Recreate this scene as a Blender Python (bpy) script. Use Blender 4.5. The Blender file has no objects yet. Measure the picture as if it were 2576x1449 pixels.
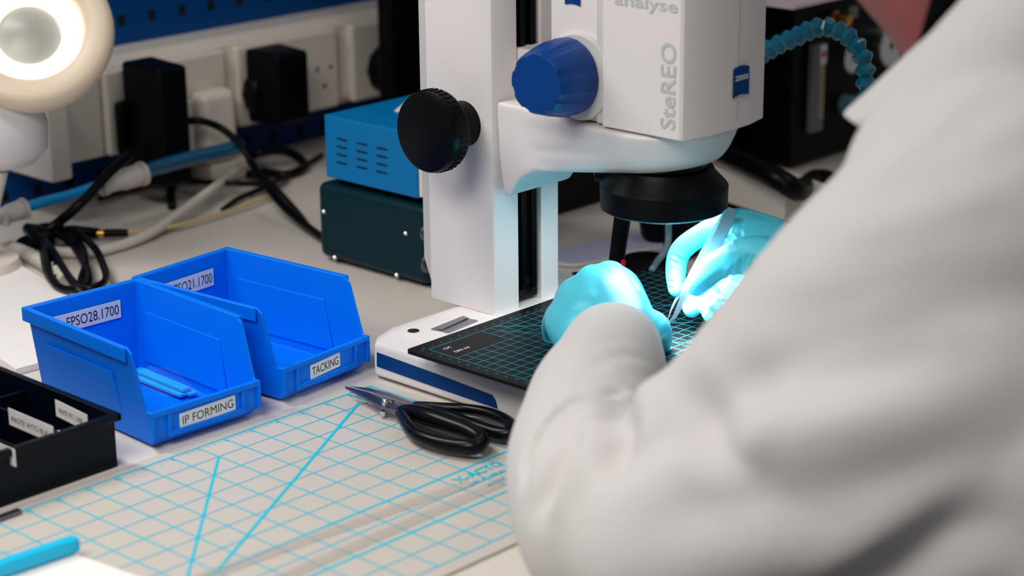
import bpy, bmesh, math, random
import numpy as np
from mathutils import Vector, Matrix
random.seed(4)
SC = bpy.context.scene
COL = SC.collection

# ------------------------------------------------------------------ camera
CAM_R = np.array([[0.7324, 0.6808, -0.0095], [0.1989, -0.2273, -0.9533], [-0.6511, 0.6963, -0.3019]])
U_, _, V_ = np.linalg.svd(CAM_R); CAM_R = U_ @ V_
CAM_C = np.array([1.151045, -1.062489, 0.576577])
FPX = 5181.55
cam_d = bpy.data.cameras.new('camera'); cam = bpy.data.objects.new('camera', cam_d); COL.objects.link(cam)
cam_d.sensor_width = 36.0; cam_d.lens = FPX / 2576 * 36.0
cam_d.clip_start = 0.05; cam_d.clip_end = 30
cam_d.dof.use_dof = True; cam_d.dof.focus_distance = 1.67; cam_d.dof.aperture_fstop = 4.9
M = Matrix([[CAM_R[0][i], -CAM_R[1][i], -CAM_R[2][i]] for i in range(3)]).to_4x4()
M.translation = Vector(CAM_C); cam.matrix_world = M
SC.camera = cam
# ------------------------------------------------------------------ world, view, room light
SC.view_settings.view_transform = 'Standard'; SC.view_settings.look = 'None'
SC.view_settings.gamma = 1.0; SC.view_settings.use_curve_mapping = False
SC.view_settings.exposure = 0.0
w = bpy.data.worlds.new('world'); SC.world = w; w.use_nodes = True
w.node_tree.nodes['Background'].inputs[0].default_value = (0.95, 0.95, 1.0, 1)
w.node_tree.nodes['Background'].inputs[1].default_value = 0.13

def area_light(name, loc, target, size, power, color=(1, 1, 1), shape='RECTANGLE', size_y=None, spread=180):
    l = bpy.data.lights.new(name, 'AREA'); l.energy = power; l.color = color; l.shape = shape
    l.size = size
    if size_y: l.size_y = size_y
    l.spread = math.radians(spread)
    o = bpy.data.objects.new(name, l); COL.objects.link(o)
    o.location = loc
    o.rotation_euler = (Vector(target) - Vector(loc)).to_track_quat('-Z', 'Y').to_euler()
    return o
area_light('bench_strip_light', (-0.50, -0.36, 0.92), (0.00, -0.26, 0), 0.10, 4.4, (1.0, 0.965, 0.93), size_y=0.7, spread=130)
area_light('ceiling_panel_light', (0.42, -1.05, 1.15), (0.16, -0.30, 0), 0.8, 5.4, (1.0, 0.955, 0.905), size_y=0.5, spread=110)
area_light('ceiling_panel_light', (0.9, 0.6, 1.9), (0.5, 0.1, 0.1), 1.2, 4, (1.0, 0.93, 0.87), size_y=0.6)

# ------------------------------------------------------------------ pixel rays -> points in the place
def at(u, v, x=None, y=None, z=None, d=None):
    r = CAM_R.T @ np.array([(u - 1288) / FPX, (v - 724.5) / FPX, 1.0])
    if x is not None: t = (x - CAM_C[0]) / r[0]
    elif y is not None: t = (y - CAM_C[1]) / r[1]
    elif z is not None: t = (z - CAM_C[2]) / r[2]
    else: t = d
    return Vector(CAM_C + t * r)

# ------------------------------------------------------------------ materials
def lin(c):
    c = c / 255.0
    return c / 12.92 if c <= 0.04045 else ((c + 0.055) / 1.055) ** 2.4
MATS = {}
def mat(name, rgb, rough=0.5, metal=0.0, spec=0.5, noise=0.0, scale=40.0, bump=0.0, emit=0.0, alpha=1.0, trans=0.0, coat=0.0, sss=0.0, ior=1.45):
    if name in MATS: return MATS[name]
    m = bpy.data.materials.new(name); m.use_nodes = True
    nt = m.node_tree; b = nt.nodes['Principled BSDF']
    c = (lin(rgb[0]), lin(rgb[1]), lin(rgb[2]), 1)
    b.inputs['Base Color'].default_value = c
    b.inputs['Roughness'].default_value = rough
    b.inputs['Metallic'].default_value = metal
    b.inputs['Specular IOR Level'].default_value = spec
    b.inputs['IOR'].default_value = ior
    b.inputs['Alpha'].default_value = alpha
    b.inputs['Transmission Weight'].default_value = trans
    b.inputs['Coat Weight'].default_value = coat
    if sss:
        b.inputs['Subsurface Weight'].default_value = sss
        b.inputs['Subsurface Radius'].default_value = (0.004, 0.008, 0.01)
        b.inputs['Subsurface Scale'].default_value = 1.0
    if emit:
        b.inputs['Emission Color'].default_value = c; b.inputs['Emission Strength'].default_value = emit
    tc = nt.nodes.new('ShaderNodeTexCoord'); nz = nt.nodes.new('ShaderNodeTexNoise')
    nt.links.new(tc.outputs['Object'], nz.inputs['Vector'])
    nz.inputs['Scale'].default_value = scale; nz.inputs['Detail'].default_value = 3
    if noise:
        mr = nt.nodes.new('ShaderNodeMapRange')
        mr.inputs['To Min'].default_value = 1 - noise; mr.inputs['To Max'].default_value = 1 + noise
        hs = nt.nodes.new('ShaderNodeHueSaturation'); hs.inputs['Color'].default_value = c
        nt.links.new(nz.outputs['Fac'], mr.inputs['Value']); nt.links.new(mr.outputs['Result'], hs.inputs['Value'])
        nt.links.new(hs.outputs['Color'], b.inputs['Base Color'])
    if bump:
        bp = nt.nodes.new('ShaderNodeBump'); bp.inputs['Strength'].default_value = bump; bp.inputs['Distance'].default_value = 0.001
        nt.links.new(nz.outputs['Fac'], bp.inputs['Height']); nt.links.new(bp.outputs['Normal'], b.inputs['Normal'])
    MATS[name] = m
    return m

desk_m = mat('worktop_laminate', (214, 207, 198), 0.26, noise=0.03, scale=9)
peg_m = mat('blue_pegboard_paint', (0, 66, 132), 0.42, noise=0.04, scale=12, spec=0.2)
dark_m = mat('dark_void', (8, 9, 12), 0.9)
plast_w = mat('white_plastic', (222, 214, 203), 0.42, noise=0.015, scale=20)
plast_k = mat('black_plastic', (4, 6, 9), 0.42, noise=0.1, scale=60, spec=0.14)
plast_k2 = mat('black_gloss_plastic', (3, 5, 8), 0.28, spec=0.25)
enamel = mat('microscope_enamel', (226, 221, 220), 0.38, noise=0.012, scale=30)
enamel2 = mat('microscope_grey_enamel', (200, 199, 196), 0.42)
logo_b = mat('logo_blue', (0, 58, 122), 0.42, spec=0.15)
knob_b = mat('knob_blue', (0, 58, 128), 0.36, noise=0.05, scale=50, spec=0.25)
bin_m = mat('bin_blue_plastic', (0, 128, 255), 0.34, noise=0.04, scale=25, spec=0.22)
def translucent(m, rgb, fac):
    nt = m.node_tree; out = nt.nodes['Material Output']; tb = nt.nodes.new('ShaderNodeBsdfTranslucent'); mx = nt.nodes.new('ShaderNodeMixShader')
    tb.inputs['Color'].default_value = (lin(rgb[0]), lin(rgb[1]), lin(rgb[2]), 1); mx.inputs[0].default_value = fac
    nt.links.new(nt.nodes['Principled BSDF'].outputs[0], mx.inputs[1]); nt.links.new(tb.outputs[0], mx.inputs[2]); nt.links.new(mx.outputs[0], out.inputs['Surface'])
translucent(bin_m, (0, 135, 255), 0.15)
label_m = mat('label_paper', (228, 232, 236), 0.5)
ink_m = mat('label_ink', (40, 42, 48), 0.5)
ink_g = mat('grey_print', (172, 178, 174), 0.5)
steel = mat('brushed_steel', (160, 161, 168), 0.32, metal=1.0, noise=0.05, scale=200)
steel_d = mat('dark_steel', (120, 118, 135), 0.35, metal=1.0)
chrome = mat('chrome', (225, 225, 225), 0.15, metal=1.0)
brass = mat('brass', (226, 170, 80), 0.25, metal=1.0)
cablek = mat('black_cable_rubber', (3, 4, 6), 0.35, spec=0.2)
cablew = mat('white_cable_pvc', (214, 206, 196), 0.4)
cabley = mat('cream_cable_pvc', (200, 176, 128), 0.4)
hose_b = mat('blue_hose', (0, 152, 222), 0.3)
tube_b = mat('clear_blue_tube', (0, 88, 128), 0.08, trans=0.2, coat=1.0)
boxb = mat('blue_case_paint', (0, 114, 176), 0.42, spec=0.25, noise=0.03, scale=60)
boxg = mat('dark_green_case', (0, 40, 50), 0.42, noise=0.05, scale=60, spec=0.2)
matc = mat('translucent_mat', (198, 192, 184), 0.3, noise=0.02, scale=6)
matline = mat('cyan_print', (0, 196, 222), 0.4)
matk = mat('black_mat_rubber', (15, 15, 18), 0.5, noise=0.08, scale=200, spec=0.2)
matkl = mat('teal_print', (20, 165, 185), 0.5)
glove_m = mat('nitrile_glove', (72, 192, 214), 0.42, noise=0.03, scale=60, bump=0.3, spec=0.4)
def coat_material():
    m = mat('lab_coat_cotton', (202, 199, 198), 0.85, noise=0.015, scale=8, spec=0.2)
    return m
coat_m = coat_material()
skin_m = mat('skin', (128, 66, 62), 0.5, noise=0.05, scale=30, sss=0.05)
hair_m = mat('dark_hair', (30, 22, 18), 0.6)
shirt_m = mat('black_shirt', (5, 5, 8), 0.9, spec=0.05)
coolant = mat('blue_segment_plastic', (0, 122, 152), 0.2, coat=0.4, trans=0.2)
device = mat('black_device_paint', (3, 4, 6), 0.4, noise=0.1, scale=30, spec=0.15)
paper_m = mat('white_paper', (236, 232, 230), 0.6)
clear_m = mat('clear_plastic', (235, 235, 230), 0.1, alpha=0.28)

# ------------------------------------------------------------------ builders
def wloc(o): return Vector(o['_l']) if '_l' in o.keys() else Vector((0, 0, 0))
LOC = {}
def tag(o, label=None, cat=None, group=None, kind=None):
    if label: o['label'] = label
    if cat: o['category'] = cat
    if group: o['group'] = group
    if kind: o['kind'] = kind
    return o
def root(name, loc, label, cat, group=None, rz=0.0):
    o = bpy.data.objects.new(name, None); COL.objects.link(o)
    o.empty_display_size = 0.02
    o.location = loc; o.rotation_euler = (0, 0, rz)
    LOC[o.name] = Matrix.Translation(Vector(loc)) @ Matrix.Rotation(rz, 4, 'Z')
    return tag(o, label, cat, group)
def put(name, me, parent=None, local=False):
    """link mesh as object; mesh data is in world coordinates unless local"""
    o = bpy.data.objects.new(name, me); COL.objects.link(o)
    if parent is not None:
        pm = LOC.get(parent.name, Matrix.Identity(4))
        if not local: me.transform(pm.inverted())
        o.parent = parent
        LOC[o.name] = pm
    else: LOC[o.name] = Matrix.Identity(4)
    return o
def fin(bm, name, mats, parent=None, bevel=0, seg=2, smooth=35, local=False, sub=0, recalc=True):
    if recalc: bmesh.ops.recalc_face_normals(bm, faces=bm.faces)
    me = bpy.data.meshes.new(name); bm.to_mesh(me); bm.free()
    if not isinstance(mats, (list, tuple)): mats = [mats]
    for m in mats: me.materials.append(m)
    if parent is None and not local and len(me.vertices):
        cs = [v.co for v in me.vertices]
        base = Vector(((min(c.x for c in cs) + max(c.x for c in cs)) / 2, (min(c.y for c in cs) + max(c.y for c in cs)) / 2, min(c.z for c in cs)))
        me.transform(Matrix.Translation(-base))
        o = bpy.data.objects.new(name, me); COL.objects.link(o); o.location = base
        LOC[o.name] = Matrix.Translation(base)
    else: o = put(name, me, parent, local)
    if smooth:
        me.shade_smooth()
        if smooth < 180: me.set_sharp_from_angle(angle=math.radians(smooth))
    if bevel:
        b = o.modifiers.new('bevel', 'BEVEL'); b.width = bevel; b.segments = seg; b.limit_method = 'ANGLE'
        b.angle_limit = math.radians(40); b.harden_normals = True
    if sub:
        s = o.modifiers.new('sub', 'SUBSURF'); s.levels = sub; s.render_levels = sub
    return o
def box(bm, lo, hi, mi=0):
    (a, b, c), (d, e, f) = lo, hi
    vs = [bm.verts.new(p) for p in ((a, b, c), (d, b, c), (d, e, c), (a, e, c), (a, b, f), (d, b, f), (d, e, f), (a, e, f))]
    for q in ((0, 3, 2, 1), (4, 5, 6, 7), (0, 1, 5, 4), (1, 2, 6, 5), (2, 3, 7, 6), (3, 0, 4, 7)):
        bm.faces.new([vs[i] for i in q]).material_index = mi
def extr(bm, poly, off, mi=0):
    """closed prism: polygon (3D points) and an offset vector"""
    off = Vector(off)
    a = [bm.verts.new(Vector(p)) for p in poly]; b = [bm.verts.new(Vector(p) + off) for p in poly]
    bm.faces.new(a).material_index = mi; bm.faces.new(b[::-1]).material_index = mi
    n = len(a)
    for i in range(n):
        bm.faces.new([a[i], b[i], b[(i + 1) % n], a[(i + 1) % n]]).material_index = mi
def frame_of(d):
    d = Vector(d).normalized()
    a = Vector((0, 0, 1)) if abs(d.z) < 0.95 else Vector((1, 0, 0))
    x = a.cross(d).normalized(); return x, d.cross(x), d
def lathe(bm, origin, axis, prof, n=40, mi=0, rib=0, ribn=0):
    """prof: list of (distance along axis, radius)"""
    x, y, d = frame_of(axis); O = Vector(origin); rings = []
    for t, r in prof:
        if r <= 1e-6: rings.append([bm.verts.new(O + d * t)]); continue
        ring = []
        for k in range(n):
            a = 2 * math.pi * k / n
            rr = r
            if rib and k % 2: rr = r - rib
            ring.append(bm.verts.new(O + d * t + (x * math.cos(a) + y * math.sin(a)) * rr))
        rings.append(ring)
    for A, B in zip(rings, rings[1:]):
        if len(A) == 1 and len(B) == 1: continue
        for k in range(n):
            k2 = (k + 1) % n
            if len(A) == 1: f = bm.faces.new([A[0], B[k2], B[k]])
            elif len(B) == 1: f = bm.faces.new([A[k], A[k2], B[0]])
            else: f = bm.faces.new([A[k], A[k2], B[k2], B[k]])
            f.material_index = mi
def cyl(bm, a, b, r, r2=None, n=24, mi=0):
    a = Vector(a); b = Vector(b); L = (b - a).length
    lathe(bm, a, b - a, [(0, 0), (0, r), (L, r if r2 is None else r2), (L, 0)], n, mi)
def spline(pts, m=8, closed=False):
    P = [np.array(p, float) for p in pts]; n = len(P); out = []
    for i in range(n if closed else n - 1):
        p1 = P[i]; p2 = P[(i + 1) % n]
        p0 = P[i - 1] if (i > 0 or closed) else 2 * p1 - p2
        p3 = P[(i + 2) % n] if (i + 2 < n or closed) else 2 * p2 - p1
        for k in range(m):
            t = k / m
            out.append(0.5 * ((2 * p1) + (-p0 + p2) * t + (2 * p0 - 5 * p1 + 4 * p2 - p3) * t * t + (-p0 + 3 * p1 - 3 * p2 + p3) * t ** 3))
    if not closed: out.append(P[-1])
    return out
def tube(bm, pts, r, n=12, m=8, mi=0, closed=False, flat=1.0):
    """pts may carry a radius as 4th value"""
    Q = [tuple(p) if len(p) == 4 else (*p, r) for p in pts]
    S = spline(Q, m, closed); rings = []
    up = None
    for i, s in enumerate(S):
        a = S[i - 1][:3] if (i > 0 or closed) else s[:3]
        b = S[(i + 1) % len(S)][:3] if (i + 1 < len(S) or closed) else s[:3]
        d = Vector(b - a).normalized()
        if up is None:
            x, y, _ = frame_of(d)
        else:
            x = (up - d * up.dot(d)).normalized(); y = d.cross(x)
        up = x
        rings.append([bm.verts.new(Vector(s[:3]) + (x * math.cos(2 * math.pi * k / n) + y * math.sin(2 * math.pi * k / n) * flat) * s[3]) for k in range(n)])
    R = len(rings)
    for i in range(R if closed else R - 1):
        A, B = rings[i], rings[(i + 1) % R]
        sh = 0
        if closed and i == R - 1:
            sh = min(range(n), key=lambda q: (A[0].co - B[q].co).length)
        for k in range(n):
            bm.faces.new([A[k], A[(k + 1) % n], B[(k + 1 + sh) % n], B[(k + sh) % n]]).material_index = mi
    if not closed:
        bm.faces.new(rings[0][::-1]).material_index = mi; bm.faces.new(rings[-1]).material_index = mi
def meld(bm, voxel, smooth=6, fac=0.5):
    me = bpy.data.meshes.new('tmp'); bm.to_mesh(me); bm.free()
    o = bpy.data.objects.new('tmp', me); COL.objects.link(o)
    r = o.modifiers.new('r', 'REMESH'); r.mode = 'VOXEL'; r.voxel_size = voxel; r.use_smooth_shade = True
    if smooth:
        s = o.modifiers.new('s', 'SMOOTH'); s.factor = fac; s.iterations = smooth
    dg = bpy.context.evaluated_depsgraph_get(); dg.update()
    out = bpy.data.meshes.new_from_object(o.evaluated_get(dg))
    bpy.data.objects.remove(o); bpy.data.meshes.remove(me)
    return out
def text_into(bm, s, origin, right, up, h, mi=0, width=None, lift=0.0002, shear=0.0, bold=0.0):
    """flat lettering: origin = lower-left corner, right/up = unit vectors, h = cap height"""
    cu = bpy.data.curves.new('t', 'FONT'); cu.body = s; cu.size = 1.0; cu.resolution_u = 3; cu.offset = bold
    o = bpy.data.objects.new('t', cu); COL.objects.link(o)
    dg = bpy.context.evaluated_depsgraph_get(); me = bpy.data.meshes.new_from_object(o.evaluated_get(dg))
    bpy.data.objects.remove(o); bpy.data.curves.remove(cu)
    co = np.array([v.co[:] for v in me.vertices])
    if len(co) == 0: return
    sx = h / 0.69; w0 = co[:, 0].max()
    wx = sx if width is None else width / w0
    right = Vector(right).normalized(); up = Vector(up).normalized(); nrm = right.cross(up)
    vs = [bm.verts.new(Vector(origin) + right * (c[0] * wx + shear * c[1] * sx) + up * (c[1] * sx) + nrm * lift) for c in co]
    for p in me.polygons:
        try: bm.faces.new([vs[i] for i in p.vertices]).material_index = mi
        except ValueError: pass
    bpy.data.meshes.remove(me)

# =================================================================== setting
bm = bmesh.new(); box(bm, (-0.70, -1.6, -0.75), (-0.692, 2.2, 1.6))
o = fin(bm, 'wall_back', mat('wall_paint', (170, 172, 176), 0.8)); tag(o, kind='structure')
bm = bmesh.new(); box(bm, (-0.9, -2.2, -0.80), (2.4, 2.4, -0.76))
o = fin(bm, 'floor', mat('floor_vinyl', (120, 122, 126), 0.5, noise=0.1)); tag(o, kind='structure')

# workbench
bench = root('workbench', (0, 0, -0.76), 'long cream laminate workbench that everything stands on', 'workbench')
bm = bmesh.new(); box(bm, (-0.688, -1.3, -0.034), (0.46, 1.9, -0.0022))
fin(bm, 'worktop', desk_m, bench, bevel=0.002)
for (x, y) in ((-0.62, -1.2), (0.38, -1.2), (-0.62, 1.8), (0.38, 1.8)):
    bm = bmesh.new(); box(bm, (x - 0.025, y - 0.025, -0.76), (x + 0.025, y + 0.025, -0.034)); fin(bm, 'leg', plast_w, bench, bevel=0.002)

# pegboard with square holes, standing on the worktop against the wall
def pegboard():
    bm = bmesh.new(); x = -0.686; p = 0.0415; h = 0.0055
    y0 = 0.282 - p * 14.5; z0 = 0.0135 - p * 0.33
    # rows at z = .0135 + k*p ; columns at y = .282 + k*p
    ys = [0.282 + p * k for k in range(-14, 34)]; zs = [0.0135 + p * k for k in range(0, 16)]
    Y = [ys[0] - p / 2]; Z = [-0.002]
    for y in ys: Y += [y - h, y + h]
    Y.append(ys[-1] + p / 2)
    for z in zs: Z += [z - h - 0.0004, z + h + 0.0004]
    Z.append(zs[-1] + p / 2)
    V = {}
    def v(i, j, b=0):
        if (i, j, b) not in V: V[(i, j, b)] = bm.verts.new((x - b * 0.0015, Y[i], Z[j]))
        return V[(i, j, b)]
    for i in range(len(Y) - 1):
        for j in range(len(Z) - 1):
            if i % 2 == 1 and j % 2 == 1:
                for (a, b_) in (((i, j), (i + 1, j)), ((i + 1, j), (i + 1, j + 1)), ((i + 1, j + 1), (i, j + 1)), ((i, j + 1), (i, j))):
                    bm.faces.new([v(*a), v(*b_), v(*b_, 1), v(*a, 1)])
                f = bm.faces.new([v(i, j, 1), v(i + 1, j, 1), v(i + 1, j + 1, 1), v(i, j + 1, 1)]); f.material_index = 1
            else:
                bm.faces.new([v(i, j), v(i + 1, j), v(i + 1, j + 1), v(i, j + 1)])
    box(bm, (x - 0.004, Y[0], Z[0]), (x - 0.0018, Y[-1], Z[-1]))
    o = fin(bm, 'pegboard', [peg_m, dark_m], smooth=0)
    tag(o, 'blue steel pegboard with rows of square holes behind the sockets', 'pegboard')
pegboard()

# =================================================================== dado trunking with sockets
tr = root('power_trunking', (-0.65, 0.4, 0.045), 'white socket trunking running along the blue pegboard', 'trunking')
XF = -0.632
bm = bmesh.new()
extr(bm, [(-0.686, 0.135, 0.047), (-0.642, 0.135, 0.047), (XF, 0.135, 0.057), (XF, 0.135, 0.143), (-0.642, 0.135, 0.153), (-0.686, 0.135, 0.153)], (0, 1.5, 0))
fin(bm, 'channel', plast_w, tr, bevel=0.001)
bm = bmesh.new(); box(bm, (-0.686, 0.112, 0.045), (-0.592, 0.139, 0.155)); fin(bm, 'end_cap', plast_w, tr, bevel=0.003)
bm = bmesh.new(); box(bm, (XF - 0.002, 0.141, 0.051), (XF + 0.004, 0.204, 0.147)); fin(bm, 'cover_strip', plast_w, tr, bevel=0.001)
def socket_plate(y0, y1, holes):
    bm = bmesh.new(); box(bm, (XF - 0.002, y0, 0.050), (XF + 0.010, y1, 0.142))
    o = fin(bm, 'socket_plate', plast_w, tr, bevel=0.004, seg=3)
    for yc in holes:
        bm = bmesh.new(); X = XF + 0.0102
        for dy, z, a, b in ((0, 0.0775, 0.0028, 0.0022), (-0.0105, 0.0985, 0.0018, 0.0034), (0.0105, 0.0985, 0.0022, 0.0026)):
            box(bm, (X - 0.001, yc + dy - a, z - b), (X, yc + dy + a, z + b))
        fin(bm, 'pin_holes', dark_m, o)
    return o
socket_plate(0.208, 0.372, (0.345,))
socket_plate(0.388, 0.540, (0.517,))
socket_plate(0.562, 0.715, (0.690,))
bm = bmesh.new(); lathe(bm, (XF + 0.0095, 0.220, 0.094), (1, 0, 0), [(0, 0), (0, 0.003), (0.002, 0.0025), (0.002, 0)], 16)
fin(bm, 'screw', steel_d, tr)

def adapter(name, lo, hi, label, m, group=None, taper=0.9, ears=True):
    r = root(name, ((lo[0] + hi[0]) / 2, (lo[1] + hi[1]) / 2, lo[2]), label, 'power adapter', group)
    bm = bmesh.new()
    (x0, y0, z0), (x1, y1, z1) = lo, hi
    c = (y0 + y1) / 2; h = (y1 - y0) / 2 * taper
    a = [(x0, y0, z0), (x0, y1, z0), (x0, y1, z1), (x0, y0, z1)]
    b = [(x1, c - h, z0 + 0.003), (x1, c + h, z0 + 0.003), (x1, c + h, z1 - 0.002), (x1, c - h, z1 - 0.002)]
    A = [bm.verts.new(p) for p in a]; B = [bm.verts.new(p) for p in b]
    bm.faces.new(A); bm.faces.new(B)
    for i in range(4): bm.faces.new([A[i], A[(i + 1) % 4], B[(i + 1) % 4], B[i]])
    fin(bm, 'body', m, r, bevel=0.005, seg=3)
    return r
XP = XF + 0.0115
# tall black adapter
a1 = adapter('power_adapter', (XP + 0.002, 0.226, 0.020), (-0.555, 0.268, 0.152), 'tall black power adapter plugged into the leftmost socket', plast_k, 'black plug-in adapters')
bm = bmesh.new(); box(bm, (XP, 0.214, 0.052), (XP + 0.012, 0.262, 0.110)); fin(bm, 'plug_flange', plast_k, a1, bevel=0.005)
# square black adapter
a2 = adapter('power_adapter', (XP + 0.002, 0.395, 0.056), (-0.565, 0.447, 0.140), 'squat black power adapter in the middle socket plate', plast_k, 'black plug-in adapters')
bm = bmesh.new(); lathe(bm, (XP, 0.419, 0.088), (1, 0, 0), [(0, 0), (0, 0.029), (0.018, 0.031), (0.022, 0.028), (0.022, 0)], 12); fin(bm, 'plug_flange', plast_k, a2, bevel=0.002)
# round black plug in shade
r = root('power_plug', (-0.60, 0.60, 0.05), 'rounded black mains plug in the rightmost socket behind the microscope column', 'plug')
bm = bmesh.new(); lathe(bm, (XP, 0.612, 0.085), (1, 0, 0), [(0, 0), (0, 0.031), (0.020, 0.030), (0.030, 0.022), (0.032, 0)], 10); fin(bm, 'body', plast_k, r, bevel=0.003)
bm = bmesh.new(); tube(bm, [(-0.60, 0.612, 0.06), (-0.595, 0.615, 0.04), (-0.60, 0.63, 0.015), (-0.61, 0.66, 0.003)], 0.004); fin(bm, 'cord', cablek, r)
# white plug
r = root('power_adapter', (-0.59, 0.335, 0.02), 'white rounded power adapter beside the tall black one', 'power adapter')
bm = bmesh.new(); box(bm, (XP, 0.313, 0.024), (-0.592, 0.362, 0.1045)); fin(bm, 'body', plast_w, r, bevel=0.010, seg=4)
bm = bmesh.new(); box(bm, (XP, 0.285, 0.028), (-0.606, 0.312, 0.098)); fin(bm, 'plug_flange', plast_w, r, bevel=0.004)
r2 = root('transformer_block', (-0.60, 0.39, 0.0), 'small cream block on the worktop that the white cable leaves', 'power supply')
P = at(612, 412, z=0.014)
bm = bmesh.new(); box(bm, (-0.665, 0.325, -0.002), (-0.598, 0.383, 0.024)); fin(bm, 'body', plast_w, r2, bevel=0.005)

# =================================================================== magnifier lamp
LC = at(72, 72, d=1.93)
toC = (Vector(CAM_C) - LC).normalized()
ax = (toC + Vector((0, 0, 0.42))).normalized()
lamp = root('magnifier_lamp', (LC.x, LC.y, 0.0), 'cream ring magnifier lamp glowing white at the upper left', 'lamp')
lm = mat('lamp_cream_plastic', (226, 208, 184), 0.4)
bm = bmesh.new()
lathe(bm, LC, ax, [(-0.038, 0.040), (-0.034, 0.066), (-0.020, 0.077), (-0.006, 0.0795), (0.006, 0.077), (0.009, 0.068), (0.008, 0.056), (0.004, 0.0515), (-0.018, 0.0505), (-0.030, 0.050), (-0.034, 0.030), (-0.038, 0.030), (-0.038, 0.040)], 64)
fin(bm, 'housing', lm, lamp, smooth=60)
bm = bmesh.new(); x, y, d = frame_of(ax)
ring = [LC - d * 0.017 + (x * math.cos(a) + y * math.sin(a)) * 0.0395 for a in np.linspace(0, 2 * math.pi, 24, endpoint=False)]
tube(bm, ring, 0.0095, n=14, m=3, closed=True)
fin(bm, 'ring_tube', mat('lamp_tube_glow', (255, 250, 240), 0.5, emit=1.6), lamp, smooth=180)
bm = bmesh.new(); lathe(bm, LC - d * 0.020, ax, [(-0.003, 0), (-0.002, 0.029), (0.002, 0.029), (0.006, 0.016), (0.0075, 0)], 40)
fin(bm, 'lens', mat('lens_glass', (196, 198, 190), 0.3, trans=0.45), lamp, smooth=60)
# knuckle and arm down to the bench
K = at(5, 345, d=1.96)
bm = bmesh.new()
lathe(bm, K + Vector((0, 0, 0.04)), (0.1, 0.05, -1), [(0, 0), (0.0, 0.036), (0.03, 0.041), (0.055, 0.037), (0.068, 0.022), (0.072, 0)], 40)
fin(bm, 'knuckle', mat('lamp_white_enamel', (214, 212, 214), 0.35), lamp, smooth=60)
bm = bmesh.new(); tube(bm, [LC - d * 0.03, LC - d * 0.05 - Vector((0, 0.02, 0.01)), K + Vector((0.0, -0.02, 0.06)), K + Vector((0, 0, 0.03))], 0.010); fin(bm, 'yoke', plast_w, lamp, smooth=60)
bm = bmesh.new(); cyl(bm, K + Vector((0, -0.01, -0.03)), (K.x - 0.01, K.y - 0.04, -0.002), 0.012); cyl(bm, (K.x - 0.01, K.y - 0.04, -0.002), (K.x - 0.01, K.y - 0.04, 0.012), 0.05, 0.045, n=40)
fin(bm, 'post', plast_w, lamp, smooth=40)
# =================================================================== cables, hoses
def cable(name, pts, r, m, label, cat='cable', n=12, group=None):
    bm = bmesh.new(); tube(bm, pts, r, n=n)
    o = fin(bm, name, m, smooth=180); return tag(o, label, cat, group)
cable('power_cable', [at(462, 306, x=-0.585), at(505, 304, x=-0.57), at(560, 325, x=-0.56), at(610, 372, x=-0.53), at(645, 430, x=-0.50), at(700, 505, z=0.02), at(760, 560, z=0.008), at(830, 612, z=0.005)], 0.0042, cablek, 'thick black cable arching from the tall adapter down behind the green case')
cable('power_cable', [at(660, 440, z=0.012), at(700, 480, z=0.008), at(745, 530, z=0.004), at(790, 585, z=0.004), at(850, 620, z=0.004)], 0.0032, cablek, 'thinner black cable lying beside the thick one near the green case')
cable('power_cable', [at(350, 375, x=-0.55), at(318, 398, x=-0.54), at(270, 440, x=-0.53), at(205, 510, x=-0.52), at(140, 565, z=0.02), at(95, 590, z=0.012)], 0.0052, cablek, 'black cable dropping from the tall adapter to the coiled bundle')
cable('signal_cable', [at(250, 500, z=0.006), at(330, 475, z=0.004), at(400, 458, z=0.004), at(470, 456, z=0.010), at(560, 460, z=0.016), at(660, 462, z=0.012), at(720, 450, z=0.004)], 0.0030, cablek, 'black cable lying across the white cable on the worktop')
cable('signal_cable', [at(432, 520, z=0.002), at(432, 480, z=0.003), at(450, 440, z=0.006), at(490, 418, z=0.010), at(540, 412, z=0.008), at(600, 430, z=0.004), at(660, 445, z=0.003)], 0.0046, cablek, 'black cable looping up under the clear blue tube')
cable('signal_cable', [at(560, 528, z=0.001), at(600, 500, z=0.003), at(650, 478, z=0.004), at(700, 455, z=0.004), at(760, 420, z=0.003), at(810, 390, z=0.003)], 0.0030, cablek, 'black cable running up towards the blue instrument case')
cable('signal_cable', [at(620, 400, z=0.01), at(650, 385, z=0.02), at(700, 378, z=0.02), at(745, 392, z=0.01), at(765, 420, z=0.004), at(720, 440, z=0.003), at(660, 432, z=0.003)], 0.0055, cablek, 'black cable looped on the worktop left of the blue instrument case')
cable('white_cable', [at(616, 418, z=0.016), at(580, 440, z=0.018), at(520, 487, z=0.014), at(440, 545, z=0.010), at(370, 590, z=0.006), at(300, 618, z=0.004), at(230, 634, z=0.004), at(150, 634, z=0.004), at(60, 626, z=0.004), at(-30, 620, z=0.004)], 0.0052, cablew, 'thick white cable curving across the worktop behind the bins')
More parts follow.
